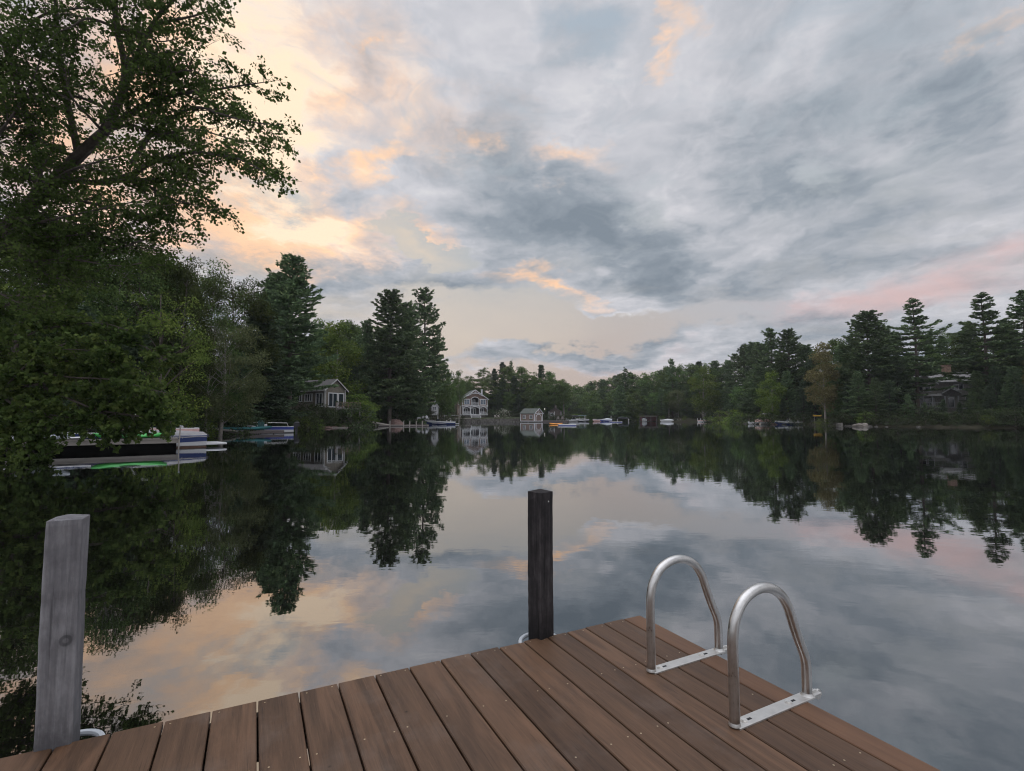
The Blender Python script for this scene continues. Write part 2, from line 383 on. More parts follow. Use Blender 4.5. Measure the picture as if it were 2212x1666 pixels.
# water
w = MB(); w.add([(-40,-25,0),(95,-25,0),(95,320,0),(-40,320,0)], [(0,1,2,3)])
m, nt, b = newmat('lake_water')
nt.nodes.remove(b); out = nt.nodes['Material Output']
tc = nd(nt, 'ShaderNodeTexCoord')
mp = nd(nt, 'ShaderNodeMapping'); mp.inputs['Scale'].default_value = (.9, 1.5, 1); mp.inputs['Rotation'].default_value = (0,0,R(12)); nt.links.new(tc.outputs['Object'], mp.inputs[0])
n1 = noise(nt, mp.outputs[0], 1.1, 3, .5, .4); n2 = noise(nt, mp.outputs[0], 5.5, 2, .5, .3); n3 = noise(nt, mp.outputs[0], .12, 2, .5)
patch = noise(nt, tc.outputs['Object'], .06, 3, .6)
amp = mth(nt, 'MULTIPLY_ADD', patch, 2.6, -.75, clamp=True)
h = mth(nt, 'MULTIPLY_ADD', n1, .55, mth(nt, 'MULTIPLY', n2, .10))
h = mth(nt, 'MULTIPLY', h, mth(nt, 'MULTIPLY_ADD', amp, .8, .35))
bp = nd(nt, 'ShaderNodeBump'); bp.inputs['Strength'].default_value = .55; bp.inputs['Distance'].default_value = .0065
nt.links.new(h, bp.inputs['Height'])
gl = nd(nt, 'ShaderNodeBsdfGlossy'); gl.inputs['Roughness'].default_value = .015; gl.inputs['Color'].default_value = (.93,.95,.97,1)
nt.links.new(bp.outputs[0], gl.inputs['Normal'])
df = nd(nt, 'ShaderNodeBsdfDiffuse'); df.inputs['Color'].default_value = (.004,.0038,.0032,1)
fr = nd(nt, 'ShaderNodeFresnel'); fr.inputs['IOR'].default_value = 2.0; nt.links.new(bp.outputs[0], fr.inputs['Normal'])
mx = nd(nt, 'ShaderNodeMixShader'); nt.links.new(mth(nt, 'POWER', fr.outputs[0], .60), mx.inputs[0])
nt.links.new(df.outputs[0], mx.inputs[1]); nt.links.new(gl.outputs[0], mx.inputs[2]); nt.links.new(mx.outputs[0], out.inputs[0])
tag(w.build('lake_water', m), kind='structure')
# ------------------------------------------------------------------ sky layout (directions given through picture points)
SKY_K = 1.0
SKY_BACK = 2.2
SKY_S = [(-.36, 1200,470,340,130,-28), (-.32, 1470,570,280,110,-25), (-.17, 1750,430,380,120,-12), (-.20, 1640,330,200,150,10), (-.22, 2120,240,160,170,20),
         (-.30, 850,605,210,50,0), (-.16, 1900,560,330,60,0), (.14, 900,180,380,240,0), (.34, 560,250,200,300,0), (.20,1800,60,240,110,20),
         (-.25, 1250,755,300,36,4), (-.2,1290,663,110,22,0), (-.18, 760,130,110,90,30),(.16,1370,460,110,60,0),(.12,1740,380,60,60,20),(-.14,1060,270,120,60,30), (.22,600,490,240,70,0),(.14,1500,160,120,120,20),
         (.14,1010,300,150,40,20),(-.14,700,420,120,60,10),(.10,1240,200,150,80,40),(-.12,1250,80,120,60,20), (-.14,1560,740,330,60,0), (-.12,1850,720,300,60,0), (-.16,1950,770,420,60,0), (-.14,600,700,500,80,0), (.10,2000,350,260,120,0)]
SKY_W = [(.85, 610,290,130,270,0), (.95, 470,250,170,270,0), (1.0, 540,500,270,85,0), (.55, 890,500,150,40,0), (.7, 200,250,320,330,0), (.55, 850,375,110,40,25), (.5,1022,290,50,40,30),
         (.5,1425,130,45,40,40), (.42,1480,40,60,60,30), (.55, 1170,618,120,24,-20), (.30, 760,110,200,160,0),(.3,2190,30,60,40,30),(.22,850,260,300,120,0),(.3,1210,330,90,30,0), (.4,780,98,40,20,0)]
SKY_P = [(.62, 1980,655,420,60,5), (.6, 1670,685,130,34,0), (.35, 2150,570,230,60,0), (.30,1300,800,300,34,0)]
SKY_V = [(.7, 560,600,420,150,0), (.6, 880,520,140,40,0), (.40,1000,720,260,110,0)]
SKY_C = [(-1.7, 1120,690,340,62,-6), (-.9, 960,745,240,70,0), (-3.2, 925,525,150,34,0), (-1.2, 1500,705,260,40,5), (-1.2, 1250,830,460,55,0), (.9,1250,755,320,32,4),
         (1.2,1290,663,120,20,0), (-.9,1280,50,150,90,0), (-.7,560,430,160,40,0), (-.5,1650,640,150,40,0), (.8,1950,665,360,60,5), (-.6,700,690,120,60,0), (-.5,1380,470,90,50,0),(-.5,1740,390,60,60,20)]
SKY_COOL = [(.75, 1700,690,420,130,0), (.5, 2150,760,300,120,0)]
# ------------------------------------------------------------------ sky and light
SUN_AZ, SUN_EL = R(-56), R(4.0)          # azimuth from +Y towards +X
wd = bpy.data.worlds.new("World"); sc.world = wd; wd.use_nodes = True
nt = wd.node_tree; bg = nt.nodes['Background']
sky = nd(nt, 'ShaderNodeTexSky', sky_type='NISHITA'); sky.sun_disc = False
sky.sun_elevation = SUN_EL; sky.sun_rotation = SUN_AZ; sky.air_density = 1.0; sky.dust_density = 1.5; sky.ozone_density = 1.5
def noise2(vec, scale, detail, rough, dist=0.0, out='Fac'):
    n = nd(nt, 'ShaderNodeTexNoise', noise_dimensions='2D'); n.inputs['Scale'].default_value = scale; n.inputs['Detail'].default_value = detail
    n.inputs['Roughness'].default_value = rough; n.inputs['Distortion'].default_value = dist
    nt.links.new(vec, n.inputs['Vector']); return n.outputs[out]
tc = nd(nt, 'ShaderNodeTexCoord'); D = tc.outputs['Generated']
sp = nd(nt, 'ShaderNodeSeparateXYZ'); nt.links.new(D, sp.inputs[0]); dx, dy, dz = sp.outputs
el = mth(nt, 'ARCSINE', mth(nt, 'ABSOLUTE', dz)); az = mth(nt, 'ARCTAN2', dx, dy)
zc = mth(nt, 'ADD', mth(nt, 'ABSOLUTE', dz), .13)
cp = nd(nt, 'ShaderNodeCombineXYZ'); nt.links.new(mth(nt, 'DIVIDE', dx, zc), cp.inputs[0]); nt.links.new(mth(nt, 'DIVIDE', dy, zc), cp.inputs[1])
P = cp.outputs[0]
wno = noise2(P, 1.9, 4, .6, 0, 'Color')
wv = nd(nt, 'ShaderNodeVectorMath', operation='SUBTRACT'); nt.links.new(wno, wv.inputs[0]); wv.inputs[1].default_value = (.5,.5,.5)
def addscaled(base, v, k):
    s = nd(nt, 'ShaderNodeVectorMath', operation='MULTIPLY'); nt.links.new(v, s.inputs[0]); s.inputs[1].default_value = k
    a = nd(nt, 'ShaderNodeVectorMath', operation='ADD'); nt.links.new(base, a.inputs[0]); nt.links.new(s.outputs[0], a.inputs[1]); return a.outputs[0]
PW = addscaled(P, wv.outputs[0], (.34,.34,0))
rot = nd(nt, 'ShaderNodeMapping'); rot.inputs['Rotation'].default_value = (0,0,R(28)); rot.inputs['Scale'].default_value = (1.0,.80,1); nt.links.new(PW, rot.inputs[0]); PR = rot.outputs[0]
n1 = noise2(PR, 1.5, 6, .52, .1); n2 = noise2(PR, 5.2, 7, .58, .15)
# band coordinate for the low clouds: azimuth / elevation, flattened
ae = nd(nt, 'ShaderNodeCombineXYZ'); nt.links.new(az, ae.inputs[0]); nt.links.new(el, ae.inputs[1])
wn2o = noise2(addscaled(ae.outputs[0], ae.outputs[0], (0,1.2,0)), 3.4, 7, .64, 0, 'Color')
wv2 = nd(nt, 'ShaderNodeVectorMath', operation='SUBTRACT'); nt.links.new(wn2o, wv2.inputs[0]); wv2.inputs[1].default_value = (.5,.5,.5)
AE = addscaled(ae.outputs[0], wv2.outputs[0], (.34,.20,0))
mp3 = nd(nt, 'ShaderNodeMapping'); mp3.inputs['Scale'].default_value = (1.0,2.6,1); nt.links.new(ae.outputs[0], mp3.inputs[0])
n3 = noise2(mp3.outputs[0], 6.0, 7, .62, .5)
def dirang(px, py):
    r = ray(px, py).normalized(); return math.atan2(r.x, r.y), math.asin(r.z)
def blob(px, py, rx, ry, rotd=0.0, power=1.0):
    """soft patch of sky round a direction, radii given in picture units, turned into angles"""
    a, e = dirang(px, py)
    a1, e1 = dirang(px+rx, py); a2, e2 = dirang(px, py-ry)
    ra = math.hypot((a1-a), (e1-e)); re = math.hypot((a2-a), (e2-e))
    mm = nd(nt, 'ShaderNodeMapping', vector_type='TEXTURE'); mm.inputs['Location'].default_value = (a, e, 0); mm.inputs['Rotation'].default_value = (0,0,R(rotd)); mm.inputs['Scale'].default_value = (ra*1.15, re*1.15, 1)
    nt.links.new(AE, mm.inputs[0])
    gr = nd(nt, 'ShaderNodeTexGradient', gradient_type='SPHERICAL'); nt.links.new(mm.outputs[0], gr.inputs[0])
    return gr.outputs['Fac']
def total(base, items):
    acc = base
    for (k, *a) in items: acc = mth(nt, 'MULTIPLY_ADD', blob(*a), k*1.45, acc)
    return acc
# s: brightness of the cloud deck
pf = noise2(PR, 2.7, 8, .57, .05)
def framp(fac, stops):
    c_ = ramp(nt, fac, [(p_, (v_,)*3) for p_, v_ in stops]); q_ = nd(nt, 'ShaderNodeSeparateColor'); nt.links.new(c_, q_.inputs[0]); return q_.outputs[0]
rim = framp(pf, [(.0,.46),(.34,.48),(.45,.70),(.54,.42),(.66,.26),(1.0,.20)])
s = mth(nt, 'MULTIPLY_ADD', n1, .95, mth(nt, 'MULTIPLY_ADD', n2, .45, -.14))
s = mth(nt, 'ADD', s, mth(nt, 'MULTIPLY_ADD', rim, .34, -.145))
s = total(s, SKY_S)
s = mth(nt, 'MULTIPLY_ADD', s, 1.16, -.055)
cl = ramp(nt, s, [(0.0,(.205,.247,.295)),(.25,(.295,.335,.385)),(.5,(.45,.47,.515)),(.75,(.60,.60,.64)),(1.0,(.76,.75,.76))])
wm = mth(nt, 'MULTIPLY_ADD', mth(nt, 'SUBTRACT', n2, .5), .9, 0.0)
wm = mth(nt, 'MULTIPLY_ADD', mth(nt, 'SUBTRACT', n3, .5), .6, wm)
wm = mth(nt, 'MULTIPLY_ADD', mth(nt, 'SUBTRACT', rim, .45), 1.2, wm)
wmask = total(0.0, SKY_W)
wm = mth(nt, 'MULTIPLY', mth(nt, 'ADD', wmask, mth(nt, 'MULTIPLY', wm, mth(nt, 'MINIMUM', mth(nt, 'MULTIPLY', wmask, 2.0), 1.0))), 1.0, clamp=True)
warm = ramp(nt, s, [(0.0,(.40,.36,.35)),(.32,(.60,.47,.39)),(.58,(.92,.60,.40)),(.85,(1.06,.70,.45)),(1.0,(1.10,.85,.62))])
cl = mixc(nt, wm, cl, warm)
pm = mth(nt, 'MULTIPLY', total(0.0, SKY_P), mth(nt, 'MULTIPLY_ADD', n3, 1.6, .1), clamp=True)
cl = mixc(nt, pm, cl, (.68,.48,.47))
# clear sky seen between the clouds: Nishita daylight plus the pale evening veil
nis = nd(nt, 'ShaderNodeVectorMath', operation='SCALE'); nt.links.new(sky.outputs[0], nis.inputs[0]); nis.inputs['Scale'].default_value = .10
veil = ramp(nt, el, [(0.0,(.58,.46,.44)),(.14,(.60,.51,.48)),(.26,(.585,.575,.57)),(.45,(.52,.58,.63)),(.8,(.46,.54,.64))])
veil = mixc(nt, total(0.0, SKY_V), veil, (.82,.70,.58))
veil = mixc(nt, total(0.0, SKY_COOL), veil, (.555,.555,.60))
clear = mixc(nt, .80, nis.outputs[0], veil)
cov = mth(nt, 'MULTIPLY_ADD', mth(nt, 'SUBTRACT', n3, .5), 1.9, 1.05)
cov = mth(nt, 'MULTIPLY_ADD', mth(nt, 'SUBTRACT', n1, .5), 1.2, cov)
cov = total(cov, SKY_C)
cov = mth(nt, 'MULTIPLY', cov, 1.0, clamp=True)
cov = mth(nt, 'SMOOTH_MIN', cov, 1.0, .2)
fin = mixc(nt, cov, clear, cl)
# unseen sky overhead and behind the viewer is boosted as added fill light
over = mth(nt, 'MULTIPLY_ADD', dz, 4.0, -2.6, clamp=True)
behind = mth(nt, 'MULTIPLY', mth(nt, 'MULTIPLY_ADD', dy, -1.4, -.1, clamp=True), .30)
fs = nd(nt, 'ShaderNodeVectorMath', operation='SCALE'); nt.links.new(fin, fs.inputs[0])
nt.links.new(mth(nt, 'MULTIPLY_ADD', mth(nt, 'MAXIMUM', over, behind), SKY_BACK, 1.0), fs.inputs['Scale']); fin = fs.outputs[0]
nt.links.new(fin, bg.inputs['Color']); bg.inputs['Strength'].default_value = SKY_K
sl = bpy.data.lights.new('sun', 'SUN'); so = bpy.data.objects.new('sun', sl); COL.objects.link(so)
sl.energy = .45; sl.angle = R(14); sl.color = (1.0,.78,.55)
sd = Vector((math.sin(SUN_AZ)*math.cos(SUN_EL), math.cos(SUN_AZ)*math.cos(SUN_EL), math.sin(SUN_EL)))
so.rotation_euler = sd.to_track_quat('Z', 'Y').to_euler()
so.location = sd*60
sc.view_settings.view_transform = 'Standard'; sc.view_settings.look = 'None'; sc.view_settings.exposure = .08; sc.view_settings.gamma = 1
sc.cycles.max_bounces = 6; sc.cycles.diffuse_bounces = 2; sc.cycles.glossy_bounces = 3; sc.cycles.transmission_bounces = 3
wd.cycles.sampling_method = 'MANUAL'; wd.cycles.sample_map_resolution = 128
sc.cycles.use_adaptive_sampling = True; sc.cycles.adaptive_threshold = .02
sc.cycles.filter_width = 1.1
sc.render.filter_size = 1.1
# ------------------------------------------------------------------ the dock in front
DH = .45                                                    # deck height over the water
CORN = Vector((.7511, 3.0394, DH)); DROT = R(26.7)          # local x along the front edge, local y away from the viewer
GAPS = [0,-.122,-.262,-.388,-.511,-.636,-.77,-.913,-1.066,-1.219,-1.371,-1.527,-1.685,-1.841,-1.997,-2.158,-2.313,-2.474,-2.633,-2.79,-2.945,-3.1,-3.255,-3.41,-3.565,-3.72,-3.875,-4.03]
DLEN = 5.2
dock = empty('wooden_dock', CORN, DROT, 'brown hardwood dock of wide planks with dark gaps, in the foreground under the grab rails', 'dock')
def local(x, y, z=0.0):
    return CORN + Matrix.Rotation(DROT, 3, 'Z') @ Vector((x, y, z))
deck = MB(); edge = MB()
for i in range(len(GAPS)-1):
    x1, x0 = GAPS[i], GAPS[i+1]; g = .0035
    mb = edge if i == 0 else deck
    j = rng.uniform(-.006, .006)
    mb.bevbox(((x0+x1)/2, -DLEN/2+j/2+.006, -.014), (x1-x0-2*g, DLEN+j, .028), .0035)
deck.build('decking', M['deck'], dock)
edge.build('edge_board', M['edge_board'], dock, 'lighter orange brown board along the open edge')
fr = MB()
fr.box((-2.0,-.045,-.115), (3.98,.04,.17)); fr.box((-.05,-DLEN/2,-.115), (.04,DLEN-.1,.17))
for y in (-.45,-.86,-1.28,-1.7,-2.1,-2.6,-3.1,-3.6,-4.1,-4.6): fr.box((-2.04,y,-.12), (3.9,.04,.15))
fr.build('frame', M['joist'], dock)
for y in (-.018,-.447,-.86,-1.28):
    for i in range(1, len(GAPS)-1):
        a, b_ = GAPS[i+1], GAPS[i]
        if a < (-2.6 if y > -.6 else -2.1 if y > -1 else -1.6): continue
        for x in (a+.028, b_-.028):
            if rng.random() < .35: continue
            sm = MB().disc((x+rng.uniform(-.006,.006), y+rng.uniform(-.006,.006), -.0006), .0034, .0010, 8)
            sm.build('screw', M['brass'], dock)
# round post brackets at the edge (pipe hoops)
for hx, hy, hr in ((-2.60,.055,.095),(-.66,.045,.11)):
    pts = [(hx+hr*math.cos(t), hy-.03+hr*1.05*math.sin(t), .0-.03) for t in np.linspace(-.5, math.pi+.5, 26)]
    MB().tube(pts, .011, 8).build('post_bracket', M['pvc'], dock, smooth=True)
# posts standing in the lake through the brackets
def post(label, lx, ly, rz, w, h, mat, nail=False):
    p = empty('dock_post', local(lx, ly, -DH), DROT+rz, label, 'post')
    a = w/2; c = .004
    prof = lambda s_: [(-a+c,-a),(a-c,-a),(a,-a+c),(a,a-c),(a-c,a),(-a+c,a),(-a,a-c),(-a,-a+c)]
    rings = []
    pr_ = np.random.default_rng(int(abs(lx)*1000))
    for z in [-1.2, 0]+list(np.linspace(DH-.05, DH+h-.030, 26))+[DH+h-.014]:
        k_ = 1-.03*max(0, pr_.normal()-1.2)
        rings.append([(x*k_+.002*math.sin(z*5)+pr_.normal(0, .0006), y*k_+pr_.normal(0, .0006), z) for x, y in prof(0)])
    rings.append([(x*.97, y*.97, DH+h-.0125) for x, y in prof(0)])
    rings.append([(x*.10, y*.10, DH+h) for x, y in prof(0)])
    MB().loft(rings, closed=True).build('post_shaft', mat, p)
    if nail:
        MB().tube([(.012,-a-.0015,DH+h-.062),(.012,-a+.004,DH+h-.062)], .004, 8).build('nail', M['bolt'], p)
        mb = MB()
    return p
post('pale grey weathered square post at the left end of the dock', -2.637, .045, R(-1), .102, .795, M['post_grey'])
post('dark weathered square post in the middle of the dock edge, before the bright water', -.652, .035, R(15), .098, .765, M['post_dark'], True)
# grab rails
PROF = [(0,0),(0,.10),(0,.20),(0,.30),(.006,.35),(.022,.395),(.058,.44),(.10,.464),(.15,.476),(.20,.474),(.25,.458),(.295,.428),(.332,.38),(.356,.325),(.38,.268),(.405,.215),(.428,.168),(.438,.13),(.44,.08),(.44,0)]
def catmull(pts, k=4):
    P_ = [Vector((0,)*3)]*0; pts = [Vector(p) for p in pts]; out = []
    for i in range(len(pts)-1):
        p0 = pts[max(i-1,0)]; p1 = pts[i]; p2 = pts[i+1]; p3 = pts[min(i+2,len(pts)-1)]
        for j in range(k):
            t = j/k
            out.append(.5*((2*p1)+(p2-p0)*t+(2*p0-5*p1+4*p2-p3)*t*t+(3*p1-p0-3*p2+p3)*t**3))
    out.append(pts[-1]); return out
def grab_rail(label, lx, ly):
    r = empty('grab_rail', local(lx, ly, 0), DROT+R(1.2), label, 'grab rail', 'pair of ladder grab rails on the dock')
    path = catmull([(x, 0, z+.002) for x, z in PROF], 5)
    MB().tube(path, .0195, 18).build('tube', M['alu'], r, smooth=True)
    pl = MB(); pl.bevbox((.225,0,.0035), (.455,.052,.007), .0015)
    # tab with a hole sticking out over the edge
    tab = []
    for t in np.linspace(0, 2*math.pi, 17)[:-1]: tab.append((t,))
    for k in range(16):
        t0 = 2*math.pi*k/16; t1 = 2*math.pi*(k+1)/16
        cx_, cz_ = .512, -.008
        pl.add([(cx_+.008*math.cos(t0), y, cz_+.008*math.sin(t0)) for y in (-.004,.004)]+[(cx_+.008*math.cos(t1), y, cz_+.008*math.sin(t1)) for y in (-.004,.004)]
               +[(cx_+.02*math.cos(t0), y, cz_+.02*math.sin(t0)) for y in (-.004,.004)]+[(cx_+.02*math.cos(t1), y, cz_+.02*math.sin(t1)) for y in (-.004,.004)],
               [(0,2,6,4),(1,5,7,3),(4,6,7,5),(0,1,3,2)])
    pl.box((.477,0,-.002), (.044,.0076,.036)); pl.box((.47,0,.0036), (.075,.04,.0072))
    pl.build('base_plate', M['alu_plate'], r)
    for bx in (.052,.318):
        b_ = MB().disc((bx,0,.007), .0135, .003, 14); b_.disc((bx,0,.0098), .010, .003, 12)
        b_.build('bolt', M['bolt'], r, smooth=False)
        MB().bevbox((bx+.026,0,.0074), (.026,.0095,.0016), .0004).build('slot', M['slot'], r)
    for bx in (0,.44): MB().tube([(bx,0,.006),(bx,0,.012),(bx,0,.018)], [.0225 if bx == 0 else .027,.0215,.0196], 16).build('weld_collar', M['alu_plate'], r, smooth=True)
    return r
grab_rail('aluminium looped grab rail on the dock edge, farther of the pair', -.402, -.533)
grab_rail('aluminium looped grab rail on the dock edge, nearer of the pair', -.408, -.988)
# ------------------------------------------------------------------ trees: prototypes of about 1:1 size, then copies
G_PINE = [(0, (0.0447, 0.0684, 0.0387)), (0.45, (0.0982, 0.1459, 0.0744)), (0.8, (0.1712, 0.2381, 0.1116)), (1, (0.2828, 0.3498, 0.1488))]
G_DARK = [(0, (0.0359, 0.0508, 0.0329)), (0.6, (0.0747, 0.1076, 0.0628)), (1, (0.1346, 0.1794, 0.0927))]
G_DEC = [(0, (0.0415, 0.0691, 0.0277)), (0.45, (0.0923, 0.143, 0.0507)), (0.8, (0.1614, 0.2261, 0.0739)), (1, (0.2537, 0.3114, 0.1038))]
G_OLIVE = [(0,(.050,.062,.030)),(.5,(.098,.115,.054)),(1,(.17,.18,.085))]
G_LIGHT = [(0, (0.0435, 0.0745, 0.0217)), (0.45, (0.1087, 0.1631, 0.0404)), (0.8, (0.1863, 0.2407, 0.0559)), (1, (0.2639, 0.295, 0.0854))]
G_RUST = [(0,(.090,.085,.042)),(.5,(.175,.158,.074)),(.8,(.21,.19,.085)),(1,(.17,.19,.085))]
G_NEAR = [(0, (0.027, 0.051, 0.018)), (0.5, (0.057, 0.099, 0.03)), (0.85, (0.093, 0.15, 0.045)), (1, (0.15, 0.2175, 0.0675))]
M['pine_leaf'] = leafmat('pine_needles', G_PINE, .15, .5, .5, .35)
M['under_leaf'] = leafmat('undergrowth_leaves', [(0,(.020,.028,.015)),(.5,(.046,.062,.030)),(1,(.095,.118,.054))], .25, .6, .5, .8)
M['bank_leaf'] = leafmat('bank_leaves', [(0,(.022,.036,.014)),(.45,(.056,.082,.030)),(.8,(.105,.138,.046)),(1,(.165,.195,.066))], .28, 1.0, .55, .45)
M['dark_leaf'] = leafmat('hemlock_needles', G_DARK, .12, .4, .4, .4)
M['dec_leaf'] = leafmat('green_leaves', G_DEC, .3, .6, .55, .4)
M['olive_leaf'] = leafmat('olive_leaves', G_OLIVE, .3, .3, .5, .5)
M['light_leaf'] = leafmat('light_green_leaves', G_LIGHT, .35, .3, .5, .5)
M['rust_leaf'] = leafmat('rusty_leaves', G_RUST, .3, .2, .6, .35)
M['near_leaf'] = leafmat('maple_leaves', [(p_, tuple(c_*k_ for c_, k_ in zip(q_, (1.3, 1.15, 1.15)))) for p_, q_ in G_NEAR], .45, .2, .45, .7)
M['shrub_leaf'] = leafmat('shrub_leaves', G_LIGHT, .35, .5, .5, .8)
M['bloom_leaf'] = leafmat('flowering_leaves', [(0,(.05,.07,.03)),(.5,(.10,.12,.06)),(.62,(.5,.5,.42)),(1,(.62,.6,.52))], .2, .1, .2, 2)
def cat(*a): return np.concatenate(a, 0)
def pine(seed, H=22.0, base=.16, rmax=5.4, dens=1.0, ragged=.5, asym=0.0, tip=.45, tuft=.55, up=.04, gap=1.0, droop=0.0):
    """eastern white pine: straight trunk, flat plumes in open tiers"""
    global rng; keep = rng; rng = np.random.default_rng(seed)
    tm = MB(); bend = rng.uniform(-.35, .35, 2)
    tp = lambda z: np.array([bend[0]*math.sin(z/H*3), bend[1]*math.sin(z/H*2.4), z])
    zs = np.linspace(-.6, H*.985, 14)
    tm.tube([tp(z) for z in zs], [max(.02, .30*(1-(z/H))**.8*H/22+.015) if z > .5 else .36*H/22 for z in zs], 8)
    C = []; Dd = []; Ls = []
    z = H*base
    while z < H*.985:
        t = (z-H*base)/(H*(1-base))
        prof = min(1, .62+t*2.0)*(1-t)**.80*rmax+tip
        nb = max(4, int(rng.integers(5, 8)*dens))
        a0 = rng.uniform(0, 6.28); tier = rng.uniform(1-ragged*.75, 1.15)
        for b_ in range(nb):
            a = a0+6.283*b_/nb+rng.normal(0, .30)
            L = prof*tier*rng.uniform(1-ragged, 1.15)*(1+asym*math.cos(a-1.0))
            if rng.random() < .16*ragged*2 and t < .9: continue
            L = max(.35, L); rise = rng.uniform(-.10, .10)+up-droop*(1-t)+(t**3)*.9
            d = np.array([math.cos(a), math.sin(a), 0.0])
            p0 = tp(z+rng.uniform(-.16, .16)); tipup = rng.uniform(.02, .16)
            f = lambda s_: p0 + d*L*s_ + np.array([0, 0, L*(rise*s_+tipup*s_*s_*s_)])
            if L > .9: tm.tube([f(0), f(.5), f(.9)], [.04+.010*L, .03+.005*L, .012], 4, cap=False)
            side = np.array([-d[1], d[0], 0])
            nt_ = max(3, int(L/.30)); s0 = .20 if t < .7 else .05
            for i in range(nt_):
                s_ = s0+(1-s0)*(i+.5)/nt_; sg = 1 if i % 2 else -1
                tl = (.50*L*(1-s_)*rng.uniform(.5, 1.1)+.32)
                ang = rng.uniform(.5, 1.15)
                td = d*math.cos(ang)+side*sg*math.sin(ang)+np.array([0, 0, rng.uniform(-.02, .20)])
                n_ = max(1, int(tl/.36))
                for j in range(n_+1):
                    q_ = f(s_)+td*tl*(j+.4)/(n_+.6)
                    for r_ in range(4):
                        C.append(q_+rng.normal(0, 1, 3)*np.array([.12, .12, .05])); Dd.append(td+rng.normal(0, .55, 3)*np.array([1, 1, .55])+np.array([0, 0, .24])); Ls.append(rng.uniform(.7, 1.25)*tuft)
            for r_ in range(5):
                C.append(f(1.0)+rng.normal(0, .10, 3)); Dd.append(d+rng.normal(0, .5, 3)+np.array([0, 0, .3])); Ls.append(tuft)
        z += rng.uniform(.62, 1.15)*(1 if t < .7 else .72)*(H/22)*gap
    C = np.array(C); Dd = np.array(Dd); Ls = np.array(Ls)
    V = leaf_quads(C, Dd, Ls, Ls*.42, .40)
    rng = keep
    return quads_mesh('pine_crown', V), tm
def decid(seed, H=15.0, base=.22, rx=4.2, nclump=110, leaf=.30, per=110, pointed=.0, lean=0.0, droop=0.0, cs=(.65, 1.5), hollow=.35, flat=.35, trunkr=.22, limbs=26):
    """broadleaf: tapered trunk, limbs to leaf clumps, uneven outline"""
    global rng; keep = rng; rng = np.random.default_rng(seed)
    tm = MB(); zc = H*(base+1)/2; hz = H*(1-base)/2
    lobes = [(unit(rng.normal(size=3)), rng.uniform(.75, 1.18)) for _ in range(9)]
    cl = []
    while len(cl) < nclump:
        v = unit(rng.normal(size=3)); r_ = rng.uniform(hollow, 1)**.55
        k = 1.0
        for ld, lk in lobes:
            c_ = max(0, float(v@ld))**4; k = k*(1-c_)+k*lk*c_
        rad = rx*k*r_; zz = v[2]*hz*r_*(.92+.16*rng.random())
        tt = (zz/hz+1)/2
        shr = 1-pointed*tt**1.3
        p = np.array([v[0]*rad*shr+lean*tt, v[1]*rad*shr, zc+zz])
        cl.append((p, rng.uniform(*cs)*(1-.35*tt)))
    wob = rng.uniform(-.3, .3, 3)
    tp = lambda z: np.array([wob[0]*math.sin(z*.35)+lean*max(0, z/H-base)*.9, wob[1]*math.sin(z*.3+1), z])
    zs = np.linspace(-.6, H*.9, 10)
    tm.tube([tp(z) for z in zs], [max(.025, trunkr*(1-.97*max(0, z)/(H*.92))) for z in zs], 8)
    order = rng.permutation(len(cl))[:limbs]
    for i in order:
        p, s_ = cl[i]; r0 = math.hypot(p[0], p[1]); z0 = max(H*base*.75, p[2]-r0*rng.uniform(.5, 1.0)); z0 = min(z0, H*.8)
        a = tp(z0); m_ = (a+p)/2+np.array([0, 0, .10*r0])+rng.normal(0, .15, 3)
        w0 = max(.03, trunkr*.42*(1-z0/H)); tm.tube([a, m_, p], [w0, w0*.6, .012], 5, cap=False)
    C = []; Dd = []
    for p, s_ in cl:
        n = int(per*s_*s_/1.0)+12
        v = unit(rng.normal(size=(n, 3))); r_ = rng.random((n, 1))**.42
        q_ = v*r_*np.array([1.15, 1.15, .72])*s_
        q_[:, 2] -= droop*np.hypot(q_[:, 0], q_[:, 1])
        C.append(p+q_); Dd.append(v*np.array([1, 1, .3])+rng.normal(0, .55, (n, 3))+np.array([0, 0, -.25-droop]))
    C = np.concatenate(C); Dd = np.concatenate(Dd)
    L = leaf*rng.uniform(.7, 1.25, len(C))
    V = leaf_quads(C, Dd, L, L*.62, flat)
    rng = keep
    return quads_mesh('leafy_crown', V), tm
PROTO = {}
def proto(key, crown_tm, leafm, barkm):
    crown, tm = crown_tm
    crown.materials.append(leafm)
    t = bpy.data.meshes.new('tree_trunk'); t.from_pydata(tm.v, [], tm.f); t.update(); t.polygons.foreach_set('use_smooth', [True]*len(t.polygons)); t.materials.append(barkm)
    zs = np.empty(len(crown.vertices)*3, np.float32); crown.vertices.foreach_get('co', zs); zs = zs.reshape(-1, 3)
    PROTO[key] = (crown, t, float(zs[:, 2].max()))
proto('pineA', pine(11, 22, .14, 6.6, 1.2, .40, gap=.82), M['pine_leaf'], M['bark'])
proto('pineB', pine(12, 22, .18, 5.8, 1.15, .50, .25, gap=.92), M['pine_leaf'], M['bark'])
proto('pineC', pine(13, 22, .05, 6.6, 1.25, .38, -.15, gap=.78), M['pine_leaf'], M['bark'])
proto('pineD', pine(14, 22, .22, 6.2, 1.0, .56, .30, gap=1.08), M['pine_leaf'], M['bark'])
proto('pineE', pine(17, 22, .03, 6.4, 1.25, .42, .1, droop=.12, gap=.8), M['pine_leaf'], M['bark'])
proto('pineF', pine(18, 22, .22, 6.2, 1.25, .36, .1, gap=.72), M['pine_leaf'], M['bark'])
proto('spire', pine(15, 18, .04, 3.9, 1.15, .34, 0, .22, .45, -.06, .8, .10), M['dark_leaf'], M['bark_dark'])
